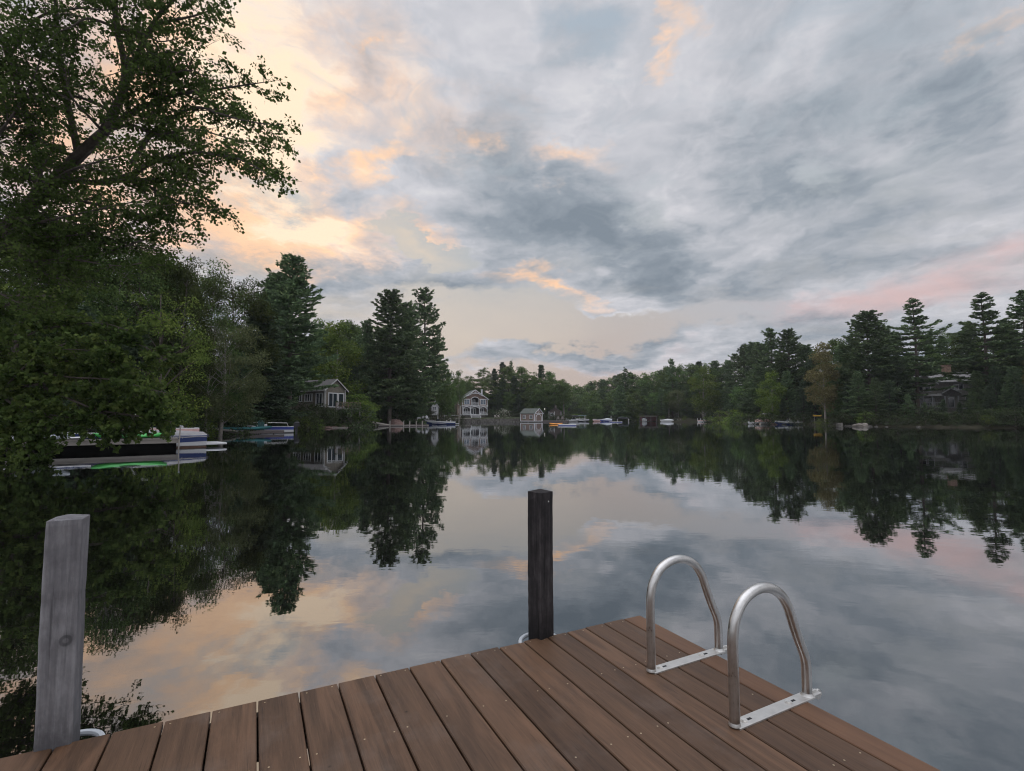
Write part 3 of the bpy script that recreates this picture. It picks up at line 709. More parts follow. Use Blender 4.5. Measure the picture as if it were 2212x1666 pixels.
proto('spireB', pine(16, 18, .02, 4.6, 1.15, .42, .2, .22, .48, -.08, .8, .12), M['dark_leaf'], M['bark_dark'])
proto('decA', decid(21), M['dec_leaf'], M['bark'])
proto('decB', decid(22, 16, .15, 3.6, 120, .30, 110, .45), M['dec_leaf'], M['bark'])
proto('decC', decid(23, 14, .12, 4.6, 130, .32, 100, .15, 0, .15), M['dec_leaf'], M['bark'])
proto('light', decid(24, 11, .10, 3.4, 100, .26, 100, .25), M['light_leaf'], M['bark_pale'])
proto('olive', decid(25, 13, .30, 4.0, 110, .24, 110, .1, 1.2, .25), M['olive_leaf'], M['bark_pale'])
proto('rust', decid(26, 16, .20, 3.3, 120, .27, 110, .45), M['rust_leaf'], M['bark_pale'])
proto('birch', decid(27, 13, .38, 3.0, 80, .25, 100, .2, .8), M['dec_leaf'], M['bark_pale'])
proto('shrub', decid(28, 3.2, .0, 1.9, 60, .15, 90, 0, 0, .1, (.35, .7), .3, .35, .05, 14), M['shrub_leaf'], M['bark'])
proto('dshrub', decid(29, 3.0, .0, 2.2, 60, .17, 90, 0, 0, .1, (.35, .7), .3, .35, .05, 14), M['under_leaf'], M['bark'])
proto('bloom', decid(30, 2.6, .0, 1.6, 50, .14, 90, 0, 0, 0, (.3, .6), .3, .35, .04, 12), M['bloom_leaf'], M['bark'])
# finer ones for the nearer left bank
proto('nearA', decid(31, 15, .14, 4.4, 74, .17, 210, .1, 0, .35, (.75, 1.7), .55, .5), M['bank_leaf'], M['bark'])
proto('nearC', decid(36, 15, .22, 4.0, 62, .18, 220, .3, .5, .45, (.7, 1.6), .6, .55), M['bank_leaf'], M['bark_pale'])
proto('nearB', decid(32, 14, .15, 3.6, 70, .16, 220, .35, 0, .3, (.6, 1.4), .55, .5), M['bank_leaf'], M['bark'])
proto('nearL', decid(33, 12, .12, 3.8, 56, .17, 210, .2, .4, .5, (.6, 1.45), .5, .5), M['light_leaf'], M['bark'])
proto('nearO', decid(34, 13, .24, 3.8, 100, .16, 300, .1, 1.0, .55, (.6, 1.4), .5, .5), M['olive_leaf'], M['bark_pale'])
SETNAME = {'pine': 'pine_tree', 'spir': 'spruce_tree', 'shru': 'shrub', 'dshr': 'shrub', 'bloo': 'flowering_shrub'}
CATN = {'pine_tree': 'pine tree', 'spruce_tree': 'spruce', 'shrub': 'shrub', 'flowering_shrub': 'shrub', 'broadleaf_tree': 'tree'}
def tree(key, x, y, H, wf=1.0, label=None, group=None, rz=None, z=None, name=None):
    crown, trunk, h0 = PROTO[key]; s_ = H/h0
    name = name or SETNAME.get(key[:4], 'broadleaf_tree')
    zb = (gz(x, y) if z is None else z)-.12
    o = empty(name, (x, y, zb), rng.uniform(0, 6.28) if rz is None else rz, label, CATN[name], group, (s_*wf, s_*wf, s_))
    link('crown', crown, None, o); link('trunk', trunk, None, o)
    return o
def treepx(key, px, top, Y, wf=1.0, label=None, group=None, rz=None, dz=0.0):
    """stand a tree at depth Y so that its tip reaches the height seen at picture row top"""
    x = gx(px, Y, 8); z0 = gz(x, Y)
    ztop = at(px, top, Y).z
    return tree(key, x, Y, max(1.0, ztop-z0+.12), wf, label, group, rz)
# --- single trees that stand out
T1 = [
 ('pineF',628,548,67,1.08,'tall bushy pine rising over the left shore, left of the grey shingled house'),
 ('pineA',842,622,101,1.2,'tall white pine on the wooded point, left one of the close pair'),
 ('pineB',912,621,129,1.05,'tall white pine on the wooded point, right one of the close pair'),
 ('pineA',1880,668,99,1.4,'broad layered white pine on the right shore, behind the pale shore boulder'),
 ('pineD',1978,640,97,1.25,'tall white pine with open flat tiers in front of the half hidden house'),
 ('pineD',2128,628,93,1.3,'tall white pine with long flat boughs, right of the half hidden house'),
 ('pineB',2222,622,90,1.3,'white pine cut by the right edge of the picture, tallest there'),
 ('rust',1780,738,101,.95,'pale yellowish brown leaved tree on the right shore above the yellow kayak'),
 ('pineB',1668,708,128,1.1,'white pine with two tiered top behind the pontoon boat, left of its twin'),
 ('pineA',1706,708,124,1.1,'white pine behind the covered motorboat, right of its twin'),
 ('light',1520,790,182,1.0,'light green rounded tree above the small white runabout on the right shore'),
 ('light',1668,800,119,.85,'light green tree standing right over the pontoon boat'),
 ('spire',1168,787,205,1.0,'dark pointed spruce rising above the boathouse'),
 ('pineD',1104,777,212,.8,'ragged dark pine on the skyline between gabled house and boathouse'),
 ('pineD',1353,793,225,.9,'open topped pine on the right skyline above the red boat shelter'),
 ('pineB',1453,774,205,.9,'crooked topped pine on the right skyline above the runabouts'),
 ('birch',992,797,160,.6,'thin see-through tree in front of the sky, left behind the gabled house'),
 ('nearO',478,690,43,1.0,'olive leaved tree with pale leaning trunk above the teal dock'),
 ('light',728,690,95,.9,'yellow green tree behind the grey shingled house'),
 ('rust',2235,755,84,.7,'yellowish tree at the right edge of the picture'),
 ('nearL',350,615,35,.9,'yellow green tree on the left bank in front of the dark wood'),
 ('light',775,850,88,2.0,'pale green willow like bush on the shore below the grey shingled house'),
]
for k, px, tp_, Y, wf, lab in T1: treepx(k, px, tp_, Y, wf, lab)
# --- the woods round the lake, told apart only by kind and shore
def wood(items, where):
    for k, px, tp_, Y, wf in items:
        kind = {'pine': 'dark green pine', 'spir': 'dark narrow spruce', 'dec': 'green broadleaf tree', 'birc': 'thin trunked birch', 'ligh': 'light green tree', 'oliv': 'olive green tree', 'near': 'green broadleaf tree', 'rust': 'brownish tree'}
        kd = next(v for q_, v in kind.items() if k.startswith(q_))
        treepx(k, px, tp_, Y, wf, f'{kd} crowded in the {where}', f'{kd}s in the {where}')
wood([('nearB',400,600,47,.9),('nearB',452,583,50,.75),('nearA',505,588,54,.85),('spireB',556,655,56,1.5),('spireB',592,690,62,.85),('nearC',455,650,42,.8),('nearC',545,600,72,.9),
      ('nearA',330,535,42,1.0),('nearC',240,505,36,1.0),('nearA',140,470,34,1.0),('nearB',40,480,31,1.0),('nearA',190,500,40,1.1),('nearB',300,520,38,1.0),('nearA',70,470,38,1.2),('nearB',365,548,45,.9),('spireB',240,600,40,1.2),('spireB',110,600,38,1.2),('spireB',350,620,44,1.1),('spireB',575,720,56,1.1),('spireB',300,700,34,1.1),('spireB',180,660,31,1.1),
      ('nearC',-60,520,32,1.1),('nearA',420,560,62,1.1),('decC',680,700,104,1.1),('decC',640,705,98,1.0),('nearC',120,520,46,1.2),('nearA',280,545,50,1.2),('pineC',585,590,78,.9),('spireB',520,760,50,1.2),('spireB',420,740,44,1.2),('nearB',395,545,39,.55)],
     'left bank wood')
wood([('decA',705,688,108,1.0),('decB',745,690,112,1.0),('pineC',790,690,100,.8),('spireB',798,760,102,1.3),('spireB',870,770,110,1.2),('pineC',880,650,110,.9),('decB',765,700,122,1.2),
      ('decC',955,765,142,.6),('pineB',945,700,152,.6),('spireB',925,800,147,1.0),('decC',968,800,150,.55),('spireB',845,800,108,1.2),('decA',830,700,124,1.2),('spireB',900,810,135,1.0),('decA',958,835,152,.6),('pineE',875,700,128,.9),('pineE',835,720,112,.9),('decA',700,720,98,1.0),('spireB',765,790,96,1.2),('spireB',815,770,104,1.2)],
     'wood on the point')
back = []
for px, tp_, k in [(1000,815,'decA'),(1022,806,'decC'),(1045,793,'decA'),(1068,796,'spireB'),(1085,782,'spireB'),(1098,790,'decB'),(1126,791,'decB'),(1140,803,'decA'),(1152,802,'decC'),(1186,801,'decB'),(1198,812,'decA'),
                   (1060,815,'decC'),(1085,815,'spireB'),(1110,812,'spireB'),(1135,822,'spireB'),(1160,815,'decC'),(1180,826,'spireB'),(1205,828,'decC'),(1216,820,'birch'),(1075,850,'spireB'),(1120,850,'spireB'),(1100,842,'decC'),(1165,850,'spireB'),(1195,848,'spireB')]:
    back.append((k, px, tp_, 196+rng.uniform(0, 26) if tp_ < 812 else 193+rng.uniform(0, 8), rng.uniform(1.0, 1.25)))
wood(back, 'wood behind the boathouse')
far = []
for px, tp_, k in [(1222,826,'decB'),(1236,831,'decA'),(1250,829,'decC'),(1265,827,'decA'),(1278,823,'pineB'),(1290,821,'decA'),(1303,818,'pineA'),(1318,815,'decA'),(1331,810,'pineC'),(1342,806,'decB'),
                   (1228,848,'decC'),(1245,850,'olive'),(1262,846,'decC'),(1280,842,'decA'),(1300,840,'pineC'),(1318,835,'decC'),(1255,866,'light'),(1285,862,'decC'),(1308,858,'olive')]:
    far.append((k, px, tp_, (300 if tp_ < 835 else 285 if px < 1270 else 240)+rng.uniform(0, 14), rng.uniform(1.1, 1.45)))
wood(far, 'far end wood')
right = []
for px, tp_, Y, k in [(1362,803,232,'pineA'),(1378,806,230,'decA'),(1395,803,226,'decC'),(1412,800,222,'decA'),(1430,798,218,'pineC'),(1442,790,214,'decB'),(1468,786,208,'decA'),(1484,784,206,'decC'),(1500,786,204,'decB'),(1512,780,206,'spire'),
                      (1530,783,200,'decA'),(1546,778,198,'pineC'),(1560,784,196,'decC'),(1575,776,192,'pineA'),(1592,762,178,'pineB'),(1612,742,170,'pineC'),(1630,736,166,'pineA'),(1646,740,160,'pineC'),
                      (1340,832,205,'pineC'),(1358,838,206,'decC'),(1375,845,204,'decA'),(1392,838,204,'pineC'),(1410,842,203,'decC'),(1428,838,200,'pineA'),(1446,845,198,'birch'),(1465,840,196,'olive'),(1483,846,194,'pineC'),(1500,838,192,'spire'),
                      (1540,835,189,'pineC'),(1556,842,186,'decC'),(1575,836,176,'pineA'),(1590,830,168,'pineC'),(1606,826,160,'decC'),(1625,800,150,'pineC'),(1640,790,142,'pineA'),(1585,868,165,'spireB'),(1605,872,152,'spireB'),
                      (1350,866,204,'decC'),(1380,868,203,'light'),(1430,868,201,'decC'),(1475,870,195,'decC'),(1500,874,191,'spireB'),(1545,868,186,'spireB'),(1565,872,180,'spireB'),(1450,828,206,'decC'),(1500,812,204,'decA')]:
    right.append((k, px, tp_, Y, rng.uniform(1.02, 1.3)))
wood(right, 'right hand wood beyond the runabouts')
near = []
for px, tp_, Y, k in [(1690,760,135,'pineC'),(1728,738,128,'decA'),(1745,742,122,'pineA'),(1760,760,118,'spireB'),(1808,730,112,'decB'),(1822,742,108,'pineC'),(1845,720,112,'pineC'),(1912,702,108,'pineC'),(1935,715,110,'pineA'),(2005,722,112,'decB'),
                      (2040,725,114,'pineA'),(2060,716,116,'decA'),(2085,715,108,'decB'),(2100,700,106,'pineC'),(2150,720,102,'decA'),(2180,690,104,'pineC'),(2205,720,98,'decA'),(1700,800,119,'pineC'),(1735,820,114,'spireB'),(1800,800,103,'decC'),(1835,800,102,'pineC'),
                      (1925,790,97,'pineC'),(1950,800,103,'spireB'),(2110,800,90,'pineC'),(2150,790,88,'spireB'),(2190,790,86,'pineC'),(2235,760,86,'pineC'),(2015,745,120,'spire'),(1965,760,112,'pineC'),(2075,760,118,'spireB'),(1858,790,101,'pineC'),(1895,790,99,'pineB'),
                      (1720,860,113,'spireB'),(1690,862,116,'spireB'),(2130,850,86,'spireB'),(2170,850,84,'spireB'),(2215,850,82,'spireB'),(1990,780,120,'decA'),(2030,770,121,'decA'),(2055,780,119,'pineC'),(1600,845,158,'pineC'),(2290,700,80,'pineC'),(2330,700,84,'decA'),(2270,780,78,'spireB')]:
    near.append((k, px, tp_, Y, rng.uniform(.9, 1.1)))
for px, tp_, Y in [(1855,800,93),(1888,815,91),(1920,820,91),(1958,850,88),(1995,868,87),(2035,862,86),(2070,868,85),(2100,845,84),(2135,830,83),(2170,835,82),(2200,825,80),(2240,830,78),(1830,830,98),(2112,770,96),(1940,770,95)]:
    near.append(('pineE' if rng.random() < .6 else 'spireB', px, tp_, Y, 1.15))
wood(near, 'right hand wood round the half hidden house')
# shrubs along the shores
def shrubs(items, where):
    for k, px, tp_, Y, wf in items:
        nm = 'light green leafy shrub' if k == 'shrub' else 'dark green shrub'
        treepx(k, px, tp_, Y, wf, f'{nm} at the {where}', f'{nm}s at the {where}')
shrubs([('dshrub',560,895,55,1.2),('dshrub',600,890,60,1.3),('dshrub',640,880,66,1.2),('dshrub',665,868,72,1.3),('dshrub',690,870,76,1.0),('shrub',650,885,66,.8),('dshrub',715,885,82,1.0),('dshrub',520,880,50,1.2),('dshrub',480,875,46,1.1),('shrub',430,885,42,1.1),('dshrub',390,878,40,1.2),('shrub',690,902,72,.7),('dshrub',620,905,61,.9),('dshrub',350,880,36,1.2)], 'foot of the left bank')
shrubs([('dshrub',800,880,99,1.2),('dshrub',826,885,102,1.2),('dshrub',860,880,106,1.2),('dshrub',882,885,119,1.2),('dshrub',930,885,136,1.0),('dshrub',915,886,128,1.2),('dshrub',740,890,84,1.0),('dshrub',765,892,86,1.0),('dshrub',962,882,142,1.0),('dshrub',700,878,80,1.0),('dshrub',752,866,82,1.3),('dshrub',722,880,80,1.2)], 'foot of the point')
shrubs([('dshrub',1060,886,190,1.3),('dshrub',1075,882,191,1.3),('dshrub',1110,888,190,1.2),('dshrub',1125,886,192,1.2),('dshrub',1180,888,190,1.2),('dshrub',1030,902,184,.6),('dshrub',1005,901,184,.5),('dshrub',985,893,172,1.2)], 'edge of the lawn by the gabled house')
shrubs([('shrub',1575,882,142,1.5),('dshrub',1555,885,160,1.4),('shrub',1595,890,134,1.2),('dshrub',1620,890,126,1.2),('dshrub',1600,895,130,1.0),('dshrub',1655,890,118,1.2),('dshrub',1690,892,114,1.2),('dshrub',1730,892,110,1.2),('shrub',1775,902,99,1.0),('dshrub',1800,898,95,1.1),('dshrub',1825,892,94,1.1),('dshrub',1850,895,92,1.0),
        ('dshrub',1885,888,90,1.3),('dshrub',1915,888,89,1.3),('dshrub',1945,885,88,1.3),('dshrub',1985,872,88,1.5),('dshrub',2020,885,86,1.3),('dshrub',2050,888,84,1.2),('dshrub',2110,882,82,1.2),('dshrub',2080,885,84,1.3),('dshrub',2145,880,80,1.3),('dshrub',2180,880,79,1.3),('dshrub',2210,880,77,1.3),('shrub',2130,895,79,.9),('dshrub',1470,895,190,1.2),('dshrub',1410,893,201,1.2),('dshrub',1350,893,203,1.2),('dshrub',1500,893,187,1.2),('dshrub',1540,893,180,1.3),('dshrub',2250,880,75,1.3)], 'foot of the right shore')
def along(p0, p1, step, hmin, hmax, where, light=.3, inland=.9, lightkind='shrub'):
    i0 = LAKE.index(p0); i1 = LAKE.index(p1); pts = LAKE[i0:i1+1]
    for a, b_ in zip(pts[:-1], pts[1:]):
        L = math.hypot(b_[0]-a[0], b_[1]-a[1]); ex, ey = (b_[0]-a[0])/L, (b_[1]-a[1])/L; t = 0
        while t < L:
            x = a[0]+ex*t; y = a[1]+ey*t; nxv, nyv = ey, -ex
            if lake_sd(np.array([x+nxv*.5]), np.array([y+nyv*.5]))[0] < 0: nxv, nyv = -nxv, -nyv
            k = lightkind if rng.random() < light else 'dshrub'; o_ = inland+rng.uniform(-.5, .9)
            nm = 'light green leafy shrub' if k == 'shrub' else 'dark green shrub'
            tree(k, x+nxv*o_, y+nyv*o_, rng.uniform(hmin, hmax), rng.uniform(.9, 1.3), f'{nm} at the {where}', f'{nm}s at the {where}')
            t += step*rng.uniform(.7, 1.3)
along((62.5,103), (88,50), 1.7, 1.0, 3.4, 'foot of the right shore', .07)
along((67,178), (63.5,114), 3.0, 1.2, 2.6, 'foot of the right shore', .3)
along((51,220), (67,178), 5.0, 1.0, 2.2, 'foot of the right shore', .3, 2.2)
along((31,290), (51,220), 5.0, 1.2, 3.0, 'foot of the far end', .3)
along((22,190), (31,290), 4.0, 1.2, 3.0, 'foot of the far end', .3)
along((-26,35), (-29,76), 2.0, 1.2, 2.8, 'foot of the left bank', .25)
along((-27.5,90), (-24,112), 2.4, .8, 1.8, 'foot of the point', .3, 2.2)
for px, tp_ in ((1188,893),(1203,897),(1216,894)): treepx('dshrub', px, tp_, 184.5, 1.0, 'dark green shrub in front of the small cottage', 'dark green shrubs in front of the small cottage')
treepx('bloom', 1087, 882, 189, 1.1, 'white flowering shrub on the lawn between gabled house and boathouse')
# --- the near maple: limbs built by hand, twigs and leaves grown along them
def P3(pts): return [at(*p) for p in pts]
LIMBS = [
 ([(-420,930,16.2),(-200,715,14.8),(0,505,13.6),(90,420,13.1),(170,337,12.8),(225,286,12.5)], .24, .12, 1),
 ([(225,286,12.5),(245,242,12.4),(268,192,12.2),(268,130,11.9),(252,60,11.6),(246,-50,11.2),(240,-160,11)], .13, .04, 1),
 ([(268,192,12.2),(296,122,11.8),(330,52,11.4),(375,0,11.0),(420,-60,10.7)], .08, .02, 1),
 ([(232,276,12.5),(300,236,12.2),(380,205,11.8),(450,196,11.5),(515,186,11.2),(570,178,11.0)], .075, .008, 1),
 ([(285,352,12.6),(320,298,12.2),(355,266,11.9),(388,246,11.7),(430,232,11.5),(495,252,11.1),(555,266,10.8),(592,268,10.7)], .07, .006, 1),
 ([(285,378,12.7),(330,350,12.3),(372,338,12.0),(410,330,11.8),(455,332,11.5),(510,342,11.2),(555,362,11.0),(592,388,10.8)], .07, .005, 1),
 ([(130,378,13.0),(205,395,12.9),(285,378,12.7)], .08, .07, 0),
 ([(205,395,12.9),(330,388,12.4),(400,400,12.0),(440,424,11.7),(470,448,11.5)], .06, .006, 1),
 ([(90,422,13.1),(200,440,12.8),(290,462,12.5),(360,468,12.3)], .06, .008, 1),
 ([(60,450,13.3),(150,490,13.0),(250,520,12.8),(340,545,12.6)], .06, .008, 1),
 ([(90,420,13.1),(70,300,12.8),(30,160,12.3),(-20,20,11.8),(-60,-100,11.4)], .10, .03, 1),
 ([(170,337,12.8),(150,240,12.5),(130,130,12.2),(120,0,11.8),(110,-120,11.5)], .09, .03, 1),
 ([(0,505,13.6),(-40,380,13.4),(-90,250,13.0),(-150,100,12.5)], .10, .03, 1),
 ([(-60,190,12.6),(20,120,12.1),(80,40,11.8),(170,18,11.5),(225,22,11.3),(300,10,11.1)], .05, .008, 1),
 ([(268,130,11.9),(330,120,11.5),(370,112,11.2),(405,122,11.0)], .045, .006, 1),
 ([(330,52,11.4),(395,40,11.1),(440,28,10.9),(470,12,10.7)], .04, .006, 1),
 ([(245,242,12.4),(170,210,12.3),(90,205,12.1),(10,225,12.0)], .05, .008, 1),
 ([(90,420,13.1),(50,360,13.0),(0,330,12.9),(-60,310,12.8)], .05, .008, 1),
 ([(170,337,12.8),(110,320,12.4),(60,270,12.1),(20,250,11.9)], .05, .008, 1),
 ([(252,60,11.6),(190,40,11.4),(150,60,11.2),(90,80,11.0)], .04, .008, 1),
 ([(0,505,13.6),(50,560,13.2),(120,600,12.9),(200,610,12.7)], .06, .008, 1),
 ([(0,505,13.6),(-30,600,13.3),(30,650,13.0),(100,670,12.8)], .05, .008, 1),
]
maple = empty('maple_tree', at(-420,930,16.2), 0, 'big maple leaning in from the left edge, its leafy boughs dark before the sunset', 'tree')
moff = maple.location.copy()
LIMBS += [([(-60,560,13.4),(40,520,12.9),(140,510,12.6),(240,500,12.4),(310,470,12.2)], .05, .006, 1), ([(0,505,13.6),(60,560,12.6),(150,560,12.4),(260,575,12.3),(330,560,12.2)], .05, .006, 1), ([(-90,420,13),(-10,300,12),(40,230,11.6),(80,150,11.3),(100,60,11.1)], .05, .006, 1), ([(-60,310,12.8),(0,150,12),(40,90,11.6),(60,10,11.3)], .05, .006, 1),
 ([(60,450,13.3),(130,380,12.2),(210,350,11.8),(300,330,11.5)], .05, .006, 1), ([(0,505,13.6),(60,430,12.4),(100,350,12.0),(120,290,11.7)], .05, .006, 1),
 ([(0,505,13.6),(90,480,12.5),(180,460,12.2),(270,440,11.9),(340,430,11.7)], .05, .006, 1), ([(225,286,12.5),(200,260,12.0),(150,200,11.6),(140,120,11.4)], .05, .006, 1),
 ([(285,378,12.7),(350,420,12.3),(400,438,11.9),(440,446,11.7)], .05, .006, 1), ([(0,505,13.6),(100,540,13.0),(220,545,12.7),(330,510,12.4),(380,490,12.2)], .06, .006, 1),
 ([(268,130,11.9),(310,160,11.6),(360,160,11.3),(410,152,11.1),(440,165,11.0)], .045, .006, 1), ([(240,60,11.6),(300,70,11.4),(345,90,11.2),(395,80,11.0)], .04, .006, 1), ([(225,286,12.5),(280,270,12.1),(340,290,11.8),(420,280,11.5),(490,298,11.2),(545,312,11.0)], .05, .006, 1)]
wood_mb = MB(); rng2 = np.random.default_rng(77); LC = []; LD = []
def leaves_on(p, d, n=3, spread=.055):
    for _ in range(n):
        LC.append(np.array(p)+rng2.normal(0, spread, 3)+np.array([0,0,-.03])); LD.append(np.array(d)*.5+rng2.normal(0, .6, 3)+np.array([0,0,-.35]))
def twig(p, d, L, r, depth, bare=False):
    n = max(3, int(L/.11)); pts = [p]; q_ = p.copy(); dd = d.copy()
    for i in range(n):
        dd = unit(dd+rng2.normal(0, .10, 3)+np.array([0,0,-.028 if depth else -.012])); q_ = q_+dd*L/n; pts.append(q_)
        fr_ = (i+1)/n
        if not bare and (fr_ > .25 or depth): leaves_on(q_, dd, rng2.integers(2, 6) if depth else rng2.integers(2, 4))
        if depth == 0 and fr_ > .15 and rng2.random() < .72:
            sd_ = unit(dd*.75+rng2.normal(0, .6, 3)*np.array([1,1,.4])); twig(q_, sd_, L*.38*(1.15-fr_)+.16, r*.5, 1, bare)
    k = max(1, len(pts)//4)
    wood_mb.tube(pts[::k]+([pts[-1]] if (len(pts)-1) % k else []), [max(.0025, r*(1-.85*i/len(pts[::k]))) for i in range(len(pts[::k])+(1 if (len(pts)-1) % k else 0))], 4, cap=False)
for pts, r0, r1, leafy in LIMBS:
    pp = catmull(P3(pts), 5); n = len(pp)
    rs = [r0+(r1-r0)*(i/(n-1))**.8 for i in range(n)]
    wood_mb.tube(pp, rs, 8, cap=True)
    if not leafy: continue
    acc = 0
    for i in range(1, n):
        seg = np.array(pp[i]-pp[i-1]); L = np.linalg.norm(seg); acc += L; d = seg/L
        if i < n*.12: continue
        while acc > .205:
            acc -= .205
            side = rng2.normal(0, 1, 3); side -= d*(side@d); side = unit(side)
            f_ = i/n
            td = unit(d*rng2.uniform(.45, 1.0)+side*rng2.uniform(.5, 1.0)*np.array([1,1.0,.45])+np.array([0,0,.06]))
            Lt = rng2.uniform(.6, 1.8)*(1.22-.86*f_)
            twig(np.array(pp[i-1])+seg*rng2.random(), td, Lt, .012*(1.2-.6*f_), 0)
    twig(np.array(pp[-1]), d, .45, .006, 0)
twig(np.array(at(440,105,11.0)), unit(np.array([.75,0,.6])), .55, .006, 0, True)
twig(np.array(at(625,388,10.8)), unit(np.array([1,0,-.35])), .30, .004, 0, True)
LC = np.array(LC); LD = np.array(LD); L_ = .05+.075*rng2.beta(1.6, 2.2, len(LC))
keep = rng; rng = rng2
V = leaf_quads(LC, LD, L_, L_*rng2.uniform(.55, .95, len(LC)), .25); rng = keep
V -= np.array(moff)
cm = quads_mesh('leafy_crown', V); link('crown', cm, M['near_leaf'], maple)
wood_mb.v = [tuple(Vector(p)-moff) for p in wood_mb.v]
wood_mb.build('trunk', M['bark'], maple, smooth=True)
print('maple leaves', len(LC))
# boughs that hang over the boats: a low tree at the water's edge, leaning out
low = empty('leaning_tree', (-22.6, 18.6, .3), 0, 'low leafy tree drooping over the water at the left edge, in front of the boats', 'tree')
loff = low.location.copy(); wood_mb = MB(); LC = []; LD = []
LOW = [([(-80,905,19.3),(0,850,19.2),(80,830,19.2),(170,835,19.3),(260,850,19.4),(335,868,19.6)], .09, .01),
       ([(0,850,19.2),(60,800,19.4),(150,780,19.8),(260,785,20.2),(340,815,20.4)], .06, .01),
       ([(-80,905,19.3),(-20,920,19.0),(30,940,18.8),(60,965,18.7),(80,985,18.6)], .06, .008),
       ([(80,830,19.2),(150,862,19.0),(210,885,19.0),(280,897,19.1),(350,895,19.2)], .05, .008),
       ([(0,850,19.2),(30,875,18.9),(80,890,18.8),(130,900,18.8),(180,905,18.8)], .05, .008),
       ([(-80,905,19.3),(-60,820,19.3),(0,760,19.4),(80,715,19.6),(140,690,19.8)], .07, .01),
       ([(60,800,19.4),(120,750,19.6),(210,735,19.9),(300,745,20.1),(355,775,20.2)], .05, .008),
       ([(80,890,18.8),(140,915,18.8),(200,930,18.9),(255,938,18.9)], .03, .006),
       ([(210,885,19.0),(240,905,19.0),(262,920,19.0),(275,930,19.1)], .03, .006),
       ([(-60,960,18.6),(0,965,18.5),(50,980,18.4),(85,990,18.3)], .05, .008),
       ([(-40,900,18.8),(10,905,18.7),(60,915,18.6),(120,928,18.7)], .05, .008),
       ([(210,885,19.0),(290,898,19.1),(345,906,19.2),(372,912,19.2)], .03, .006),
       ([(80,715,19.6),(160,700,19.9),(230,700,20.1),(290,720,20.3)], .04, .008),
       ([(0,760,19.4),(-20,700,19.6),(30,650,19.8),(110,640,20.0),(170,655,20.2)], .05, .008),
       ([(60,800,19.4),(150,815,19.0),(240,820,18.9),(320,840,18.9),(365,850,19.0)], .04, .008),
       ([(0,850,19.2),(80,770,18.9),(160,755,18.9),(240,765,18.9)], .04, .008)]
for pts, r0, r1 in LOW:
    pp = catmull(P3(pts), 5); n = len(pp)
    wood_mb.tube(pp, [r0+(r1-r0)*(i/(n-1)) for i in range(n)], 6)
    acc = 0
    for i in range(1, n):
        seg = np.array(pp[i]-pp[i-1]); L = np.linalg.norm(seg); acc += L; d = seg/L
        while acc > .13:
            acc -= .13
            side = rng2.normal(0, 1, 3); side -= d*(side@d); side = unit(side)
            td = unit(d*rng2.uniform(.3, .9)+side*rng2.uniform(.6, 1.0)+np.array([0,0,.08]))
            twig(np.array(pp[i-1])+seg*rng2.random(), td, rng2.uniform(.3, .85), .010, 0)
wood_mb.tube([(-22.6,18.6,0),(-22.4,18.9,.8),P3([(-80,905,19.3)])[0]], [.14,.12,.09], 8)
LC = np.array(LC); LD = np.array(LD); L_ = rng2.uniform(.13, .21, len(LC))
rng = rng2; V = leaf_quads(LC, LD, L_, L_*.8, .45); rng = keep
V -= np.array(loff)
link('crown', quads_mesh('leafy_crown', V), leafmat('hanging_leaves', [(0,(.026,.046,.015)),(.4,(.062,.096,.029)),(.75,(.118,.160,.046)),(1,(.20,.23,.07))], .4, .0, .6, .8), low)
wood_mb.v = [tuple(Vector(p)-loff) for p in wood_mb.v]
wood_mb.build('trunk', M['bark'], low, smooth=True)
print('low leaves', len(LC))
# ------------------------------------------------------------------ buildings
def window(parent, x, y, z, w, h, rz=0.0, mull=1, glass='glass', fw=.10, bars=0, name='window'):
    fr_ = MB(); d = .09
    fr_.box((-w/2+fw/2,-d/2,0),(fw,d,h)); fr_.box((w/2-fw/2,-d/2,0),(fw,d,h))
    fr_.box((0,-d/2-.004,h/2-fw/2),(w+.06,d,fw)); fr_.box((0,-d/2-.012,-h/2+fw/2),(w+.1,d+.03,fw))
    for k in range(mull):
        fr_.box((-w/2+w*(k+1)/(mull+1),-d/2+.006,0),(fw*.8,d*.8,h-2*fw))
    for k in range(bars):
        fr_.box((0,-d/2+.012,-h/2+h*(k+1)/(bars+1)),(w-2*fw,d*.6,.04))
    o = fr_.build(name, M['trim'], parent, loc=(x,y,z)); o.rotation_euler = (0,0,rz)
    p = MB().box((0,-.012,0),(w-fw,.02,h-fw)); p.build('pane', M[glass], o)
    return o
def gable_body(W, L, z0, ze, zp):                           # walls with a gable front and back, front at y = 0
    b = MB(); b.add([(-W/2,0,z0),(W/2,0,z0),(W/2,0,ze),(0,0,zp),(-W/2,0,ze),(-W/2,L,z0),(W/2,L,z0),(W/2,L,ze),(0,L,zp),(-W/2,L,ze)],
                    [(0,1,2,3,4),(9,8,7,6,5),(0,4,9,5),(1,6,7,2),(0,5,6,1)]); return b
def gable_roof(W, L, ze, zp, over=.45, th=.16, fo=.5, bo=.3):
    b = MB(); k = (zp-ze)/(W/2)
    for s_ in (-1, 1):
        x1 = s_*(W/2+over); z1 = ze-k*over
        vs = [(0,-fo,zp+th),(x1,-fo,z1+th),(x1,-fo,z1),(0,-fo,zp),(0,L+bo,zp+th),(x1,L+bo,z1+th),(x1,L+bo,z1),(0,L+bo,zp)]
        b.add(vs, [(0,1,2,3),(7,6,5,4),(0,4,5,1),(1,5,6,2),(2,6,7,3)])
    return b
